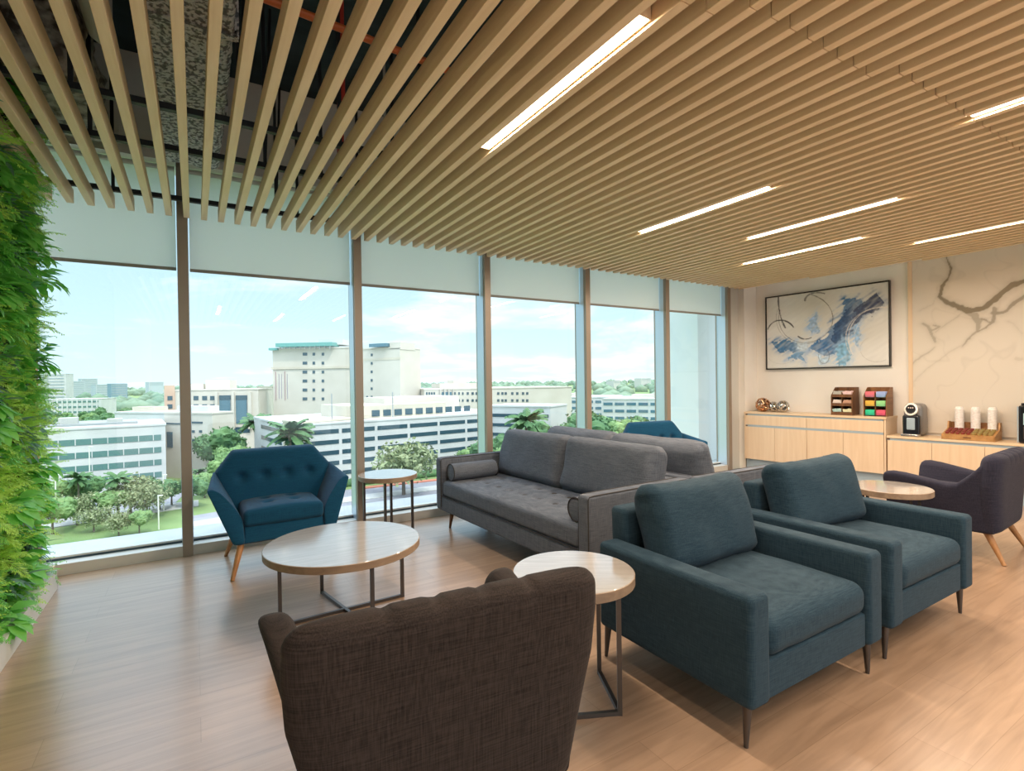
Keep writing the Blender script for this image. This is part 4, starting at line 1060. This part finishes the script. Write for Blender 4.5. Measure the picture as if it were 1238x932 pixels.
for y in (481, 491): bO.px('window', 203, y - 2.3, 209, y + 2.6, Mgl, 0, .6)

# white strip building, lower left
bS = Bld('strip_office', 'white low office with long green ribbon windows, lower left', 'building', -60, 118, 199, 142, 26, zt(519.5, 130, 120), Mcw)
hh = bS.ztop
for j in range(4):
    zc = hh - 3.2 - 3.35 * j
    bS.add('ribbon_window', .5, bS.L - 1.0, zc - .75, zc + .75, Mgrn, 0, .12)
    for i in range(12): bS.add('window_pier', 2 + i * bS.L / 12.5, 2.2 + i * bS.L / 12.5, zc - .75, zc + .75, Mcw, 0, .2)
bS.add('roof_deck', 10, bS.L - 6, hh + .5, hh + 1.1, mat('roof_grey', (.28, .30, .30), .9), -22, -6)
for x, w_, h_ in ((66, 14, 7), (128, 12, 4.5), (148, 6, 2)):
    a, _ = bS.uz(x, 515); bS.add('roof_plant', a, a + w_ * .28, hh + .5, hh + .6 + h_ * .3, mat('plant_grey', (.42, .43, .40), .8), -12, -8)
bC = Bld('corner_office', 'cream corner block with few small windows, behind the first mullion', 'building', 198, 158, 256, 150, 7, zt(500, 155, 225), Mc)
bC.px('ribbon_window', 200, 511, 218, 513, Mgl); bC.px('tall_window', 202, 522, 209, 541, Mgl)
for x in (232, 241):
    for y in (520, 530.5): bC.px('window', x, y, x + 3.5, y + 3, Mgl)
bC.px('ribbon_window', 232, 509.5, 245, 512, Mgl)
bC.add('roof_box', 3, 16, bC.ztop + .5, bC.ztop + 2.2, Mcw, -6, -2)
bC2 = Bld('flat_roof_annex', 'long pale flat-roofed annex behind the strip office', 'building', 138, 175, 200, 168, 10, zt(500, 170, 170), Mcw)
bC2.add('roof_box', 4, 14, bC2.ztop + .4, bC2.ztop + 2, Mtan, -8, -3)

# office right of tower
bR = Bld('office_building', 'cream two-row office with columned glass entrance, right of the tower', 'building', 513, 205, 691, 225, 40, zt(470, 215, 600), Mc)
for y in (475.5, 484):
    for x in list(range(515, 527, 3)) + [549, 554, 558.5, 564, 570, 575] + [601, 606, 610, 618, 624, 631, 636]: bR.px('window', x, y - 1.4, x + 1.9 + (.8 if x > 560 else 0), y + 1.6, Mgl)
bR.px('entrance_glass', 534, 474, 546, 488, Mbl, 0, .4)
for x in (531.5, 536.5, 541.5, 547): bR.px('column', x, 470, x + 1.2, 490, Mc, .3, 1.6)
bR.px('roof_block', 536, 463.5, 590, 470, Mc, -28, -8); bR.px('roof_block', 557, 459.5, 574, 464, Mc, -28, -14)
bL = Bld('low_block', 'low white wing with dark bands in front of the two-row office', 'building', 590, 170, 665, 160, 14, zt(492, 165, 630), Mcw)
for j in range(4): bL.add('ribbon_window', .6, bL.L - .6, bL.ztop - 3.2 - 3.1 * j, bL.ztop - 2.2 - 3.1 * j, Mgl, 0, .12)
# garage far right
for i, (x0, D0, x1, D1, yt_, lb) in enumerate(((652, 300, 738, 285, 481, 'white parking garage between the third and fourth mullions'), (728, 262, 862, 240, 483, 'white parking garage seen through the last two bays'))):
    g_ = Bld('parking_garage', lb, 'parking garage', x0, D0, x1, D1, 40, zt(yt_, (D0 + D1) / 2, (x0 + x1) / 2), Mcw); n_ = 9
    for j in range(3):
        zc = g_.ztop - 2.2 - 3.5 * j
        for q in range(n_): g_.add('deck_opening', q * g_.L / n_ + .6, (q + 1) * g_.L / n_ - .6, zc - .7, zc + .7, Mbl, 0, .15)
    g_.add('roof_box', g_.L * .45, g_.L * .6, g_.ztop + .5, g_.ztop + 3, Mc, -18, -8)
    g_.add('roof_box', g_.L * .2, g_.L * .5, g_.ztop + .5, g_.ztop + 2, Mc, -30, -20)
# far skyline
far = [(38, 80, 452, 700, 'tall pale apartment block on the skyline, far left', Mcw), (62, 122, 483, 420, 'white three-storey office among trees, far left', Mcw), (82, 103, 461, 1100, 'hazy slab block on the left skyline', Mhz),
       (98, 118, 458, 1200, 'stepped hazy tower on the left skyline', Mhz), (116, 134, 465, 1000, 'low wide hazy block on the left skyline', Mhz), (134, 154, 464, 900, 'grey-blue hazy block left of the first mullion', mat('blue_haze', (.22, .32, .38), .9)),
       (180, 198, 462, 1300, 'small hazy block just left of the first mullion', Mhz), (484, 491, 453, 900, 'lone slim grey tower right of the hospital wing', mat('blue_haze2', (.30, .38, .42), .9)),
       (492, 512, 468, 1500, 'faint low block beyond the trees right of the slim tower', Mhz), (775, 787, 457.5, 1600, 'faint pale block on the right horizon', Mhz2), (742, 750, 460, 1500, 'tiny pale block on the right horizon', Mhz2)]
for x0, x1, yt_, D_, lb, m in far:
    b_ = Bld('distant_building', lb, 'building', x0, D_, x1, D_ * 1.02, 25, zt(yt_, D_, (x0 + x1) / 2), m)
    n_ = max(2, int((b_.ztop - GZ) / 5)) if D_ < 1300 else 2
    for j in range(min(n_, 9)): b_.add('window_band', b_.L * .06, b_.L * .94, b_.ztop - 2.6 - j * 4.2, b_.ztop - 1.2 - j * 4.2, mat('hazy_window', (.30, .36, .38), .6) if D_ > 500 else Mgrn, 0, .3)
    if lb.startswith('tall pale'):
        b_.add('core_strip', b_.L * .22, b_.L * .48, GZ, b_.ztop + 2, mat('core_green', (.30, .36, .30), .9), 0, .6)
    if D_ < 500:
        for i in range(10): b_.add('pier', i * b_.L / 10, i * b_.L / 10 + 1.0, GZ, b_.ztop, Mcw, 0, .5)

# trees
Mt = [noisy('tree_leaf_dark', (.035, .10, .035), (.10, .19, .07), (.5, .5, .5), .9), noisy('tree_leaf_mid', (.08, .16, .05), (.20, .30, .11), (.5, .5, .5), .9), noisy('tree_leaf_olive', (.15, .20, .09), (.30, .33, .18), (.5, .5, .5), .9)]
Mtr = mat('tree_bark', (.16, .13, .10), .9)
def mk_tree(name, m, lab, h=10, w=10, blobs=9, cards=1900, open_=False):
    t = thing(name, lab, 'tree', (0, 0, GZ), 0, lab); bm = B()
    for i in range(blobs):
        a = random.uniform(0, 2 * pi); rr = random.uniform(0, .34) * w; cz = h * random.uniform(.55, .82); c = Vector((rr * cos(a), rr * sin(a), cz)); R0 = w * random.uniform(.15, .24)
        if not open_:
            q = bmesh.ops.create_icosphere(bm, subdivisions=3, radius=R0, matrix=Matrix.Translation(c))
            for v in q['verts']:
                d = v.co - c; v.co = c + d * (1 + .25 * noise.noise(v.co * 1.3) + .18 * noise.noise(v.co * 3.1)); v.co.z = c.z + (v.co.z - c.z) * .8
        for j in range(cards // blobs):
            d = Vector((random.gauss(0, 1), random.gauss(0, 1), random.gauss(0, .75))).normalized() * R0 * random.uniform(.75, 1.25); p = c + d; p.z = c.z + (p.z - c.z) * .85
            e1 = Vector((random.gauss(0, 1), random.gauss(0, 1), random.gauss(0, 1))).normalized() * w * .028; e2 = Vector((random.gauss(0, 1), random.gauss(0, 1), random.gauss(0, 1))).normalized() * w * .022
            addf(bm, [p - e1, p - e2, p + e1, p + e2], [(0, 1, 2, 3)])
    link('crown', bm, m, t, False)
    bm = B(); tube(bm, [(0, 0, 0), (0, 0, h * .35), (.05 * w, 0, h * .6)], [.035 * h, .025 * h, .015 * h], 7)
    for i in range(4):
        a = i * 1.6; tube(bm, [(0, 0, h * .33), (.22 * w * cos(a), .22 * w * sin(a), h * .66)], [.018 * h, .008 * h], 5)
    link('trunk', bm, Mtr, t); return t
TP = [mk_tree('dense_tree', Mt[0], 'dense dark green tree among the buildings', 9, 10), mk_tree('leafy_tree', Mt[1], 'mid green leafy tree outside the windows', 8, 9), mk_tree('spreading_tree', Mt[2], 'loose spreading olive green tree near the street', 7, 11, 10, 1700, True)]
used = [False] * 3
def tree(px, py, k, s=1.0, sz=None):
    p = gp(px, py) if py > 0 else None; return put(k, p, s)
def put(k, p, s):
    global used
    o = TP[k] if not used[k] else copy_tree(TP[k]); used[k] = True
    o.location = (p.x, p.y, GZ); o.rotation_euler = (0, 0, random.uniform(0, 6.28)); o.scale = (s * random.uniform(.9, 1.1), s * random.uniform(.9, 1.1), s * random.uniform(.9, 1.1)); return o
# (x pixel, distance, kind, size)
near_t = [(486, 128, 2, 1.9), (155, 112, 2, 1.0), (175, 108, 2, .9), (130, 108, 1, .75), (90, 104, 2, .8), (60, 98, 1, .8), (205, 120, 1, .7), (190, 116, 0, .8), (110, 99, 2, .6), (140, 96, 2, .55),
          (230, 118, 0, .7), (105, 116, 0, .7), (75, 112, 1, .8), (45, 108, 0, .8), (165, 97, 1, .5), (258, 150, 0, 1.2), (266, 158, 0, 1.1), (285, 140, 1, .9), (300, 135, 1, .9), (272, 133, 1, .7), (245, 128, 1, .7),
          (592, 140, 0, .8), (606, 145, 1, .8), (570, 150, 1, .6), (640, 150, 0, 1.0), (625, 128, 1, .8), (660, 135, 1, .9), (676, 160, 0, .9), (690, 130, 1, .8), (712, 150, 0, 1.1), (728, 165, 0, 1.1), (742, 150, 1, .9),
          (760, 165, 1, 1.0), (775, 180, 0, 1.0), (815, 150, 1, 1.0), (830, 170, 0, 1.1), (850, 160, 1, 1.0), (700, 190, 0, 1.0), (720, 200, 1, 1.1), (672, 200, 1, 1.0), (790, 150, 1, .8)]
for px_, D_, k, s_ in near_t: put(k, at_d(px_, D_), s_ * (1.75 if px_ > 560 else 1.5 if 250 < px_ < 400 else 1.1 if px_ < 400 else 1))
for i in range(60):      # park and street trees between the blocks on the left
    x_ = random.uniform(40, 200); D_ = random.uniform(215, 420); put(random.choice([0, 0, 1]), at_d(x_, D_), random.uniform(.9, 1.5))
for i in range(12): put(random.choice([0, 0, 1]), at_d(random.uniform(485, 513), random.uniform(230, 320)), random.uniform(1.2, 1.6))
for i in range(30): put(random.choice([0, 1]), at_d(random.uniform(700, 870), random.uniform(300, 520)), random.uniform(1.1, 1.7))
# far tree cover: nobody could count it
bm = B()
for i in range(1500):
    D_ = 520 * (1 + 12 * random.random() ** 1.8); p = at_d(random.uniform(-60, 930), D_); R0 = random.uniform(6, 13) * (1 + D_ / 2500)
    q = bmesh.ops.create_icosphere(bm, subdivisions=1, radius=R0, matrix=Matrix.Translation((p.x, p.y, GZ + R0 * .35)))
    for v in q['verts']: v.co.z = GZ + (v.co.z - GZ) * .8 + random.uniform(-1, 1)
o = link('woodland', bm, noisy('far_woodland', (.10, .17, .11), (.20, .27, .18), (.03, .03, .03), .95), None, True, ang=180); tag(o, 'hazy green tree cover stretching to the horizon', 'woodland', None, 'stuff')

# palms
def mk_palm():
    t = thing('palm_tree', 'palm tree outside the windows', 'palm tree', (0, 0, GZ)); bm = B(); tube(bm, [(0, 0, 0), (.15, 0, 4), (.1, 0, 8)], [.28, .2, .17], 8); link('trunk', bm, Mtr, t)
    bm = B()
    for i in range(22):
        az = i * 2.4; el_ = random.uniform(-.1, 1.1); p = Vector((.1, 0, 8)); d = Vector((cos(el_) * cos(az), cos(el_) * sin(az), sin(el_))); pts = []
        for j in range(7): pts.append(p.copy()); p = p + d * .5; d = (d + Vector((0, 0, -.22))).normalized()
        for j in range(6):
            s_ = d.cross(Vector((0, 0, 1))).normalized(); w_ = .5 * sin(pi * (j + .6) / 7) + .1
            addf(bm, [pts[j], pts[j] + s_ * w_ - Vector((0, 0, w_ * .6)), pts[j + 1] + s_ * w_ * .9 - Vector((0, 0, w_ * .6)), pts[j + 1]], [(0, 1, 2, 3)]); addf(bm, [pts[j], pts[j] - s_ * w_ - Vector((0, 0, w_ * .6)), pts[j + 1] - s_ * w_ * .9 - Vector((0, 0, w_ * .6)), pts[j + 1]], [(3, 2, 1, 0)])
    link('fronds', bm, Mt[0], t, False); return t
pm = mk_palm()
for i, (px_, D_, s_, lb) in enumerate(((348, 124, 2.0, 'large palm in front of the parking garage, above the teal chair'), (358, 128, 1.8, 'palm just right of and behind the large garage palm'), (309, 170, 1.9, 'single palm left of the parking garage'), (140, 110, 1.0, 'palm before the strip office ribbon windows'),
                                       (92, 112, 1.0, 'palm before the strip office, nearer the living wall'), (238, 132, .7, 'small palm just right of the first mullion'), (636, 138, 2.1, 'palm behind the tufted sofa, right of the third mullion'))):
    q = at_d(px_, D_); o = pm if i == 0 else copy_tree(pm); o.location = (q.x, q.y, GZ); o.scale = (s_,) * 3; o['label'] = lb; o.rotation_euler = (0, 0, i * 1.3)
# hedge
for i, (pts_, lb) in enumerate(((((415, 592), (640, 565)), 'low dark hedge along the foot of the parking garage'),)):
    a, b_ = gp(*pts_[0]), gp(*pts_[1]); bm = B(); n_ = 60
    for j in range(n_):
        p = a.lerp(b_, j / n_) + Vector((0, 4, 0)); q = bmesh.ops.create_icosphere(bm, subdivisions=2, radius=1.3, matrix=Matrix.Translation((p.x, p.y, GZ + .7)))
        for v in q['verts']: v.co += Vector((1, 1, 1)) * .3 * noise.noise(v.co * 2)
    tag(link('hedge', bm, Mt[0], None, True, ang=180), lb, 'hedge')
# cars
def mk_car(col, nm):
    t = thing('parked_car', nm, 'car'); Mx = mat('car_' + col[0], col[1], .25)
    bm = B(); prism(bm, [(-2.2, .3), (2.2, .3), (2.25, .75), (1.5, .9), (.9, 1.4), (-1.1, 1.42), (-1.9, .95), (-2.25, .85)], -.88, .88, T=lambda p: Vector((p.x, p.z, p.y))); link('body', bm, Mx, t, False)
    bm = B(); prism(bm, [(-1.6, .92), (1.3, .92), (.86, 1.34), (-1.05, 1.36)], -.90, .90, T=lambda p: Vector((p.x, p.z, p.y))); link('windows', bm, Mgl, t, False)
    for x_ in (-1.4, 1.4):
        for y_ in (-.8, .8):
            bm = B(); tube(bm, [(x_, y_ - .1, .33), (x_, y_ + .1, .33)], .33, 14); link('wheel', bm, M_black, t)
    return t
for i, (x_, y_, c_) in enumerate(((143, 590, ('white', (.75, .75, .75))), (157, 589, ('silver', (.5, .52, .53))), (46, 598, ('pale grey', (.6, .62, .63))), (188, 585, ('light', (.7, .7, .68))), (77, 594, ('dark grey', (.08, .09, .10))))):
    c = mk_car(c_, '%s car parked before the strip office, %s' % (c_[0], ('left of the silver one', 'right of the white one', 'nearest the living wall', 'nearest the first mullion', 'between the trees')[i])); q = gp(x_, y_); c.location = (q.x, q.y, GZ + .06); c.rotation_euler = (0, 0, random.uniform(-.1, .1) + 1.2)
# lamp posts
lp = None
for i, (x_, y_, h_, lb) in enumerate(((68, 634, 10.0, 'white lamp post nearest the living wall'), (192, 640, 6.5, 'white post on the lawn left of the first mullion'), (198, 618, 8, 'cream lamp post touching the first mullion'), (109, 604, 13, 'tall grey street pole before the strip office'))):
    q = gp(x_, y_); t = thing('lamp_post', lb, 'lamp post', (q.x, q.y, GZ)); bm = B(); tube(bm, [(0, 0, 0), (0, 0, h_)], .12, 8); link('pole', bm, mat('post_white', (.70, .70, .62), .5), t)
    bm = B(); rbox(bm, (.3, 0, h_), (.9, .3, .15), .05, (1, 1, 1), k=2); link('lamp_head', bm, mat('post_white', (.70, .70, .62), .5), t)
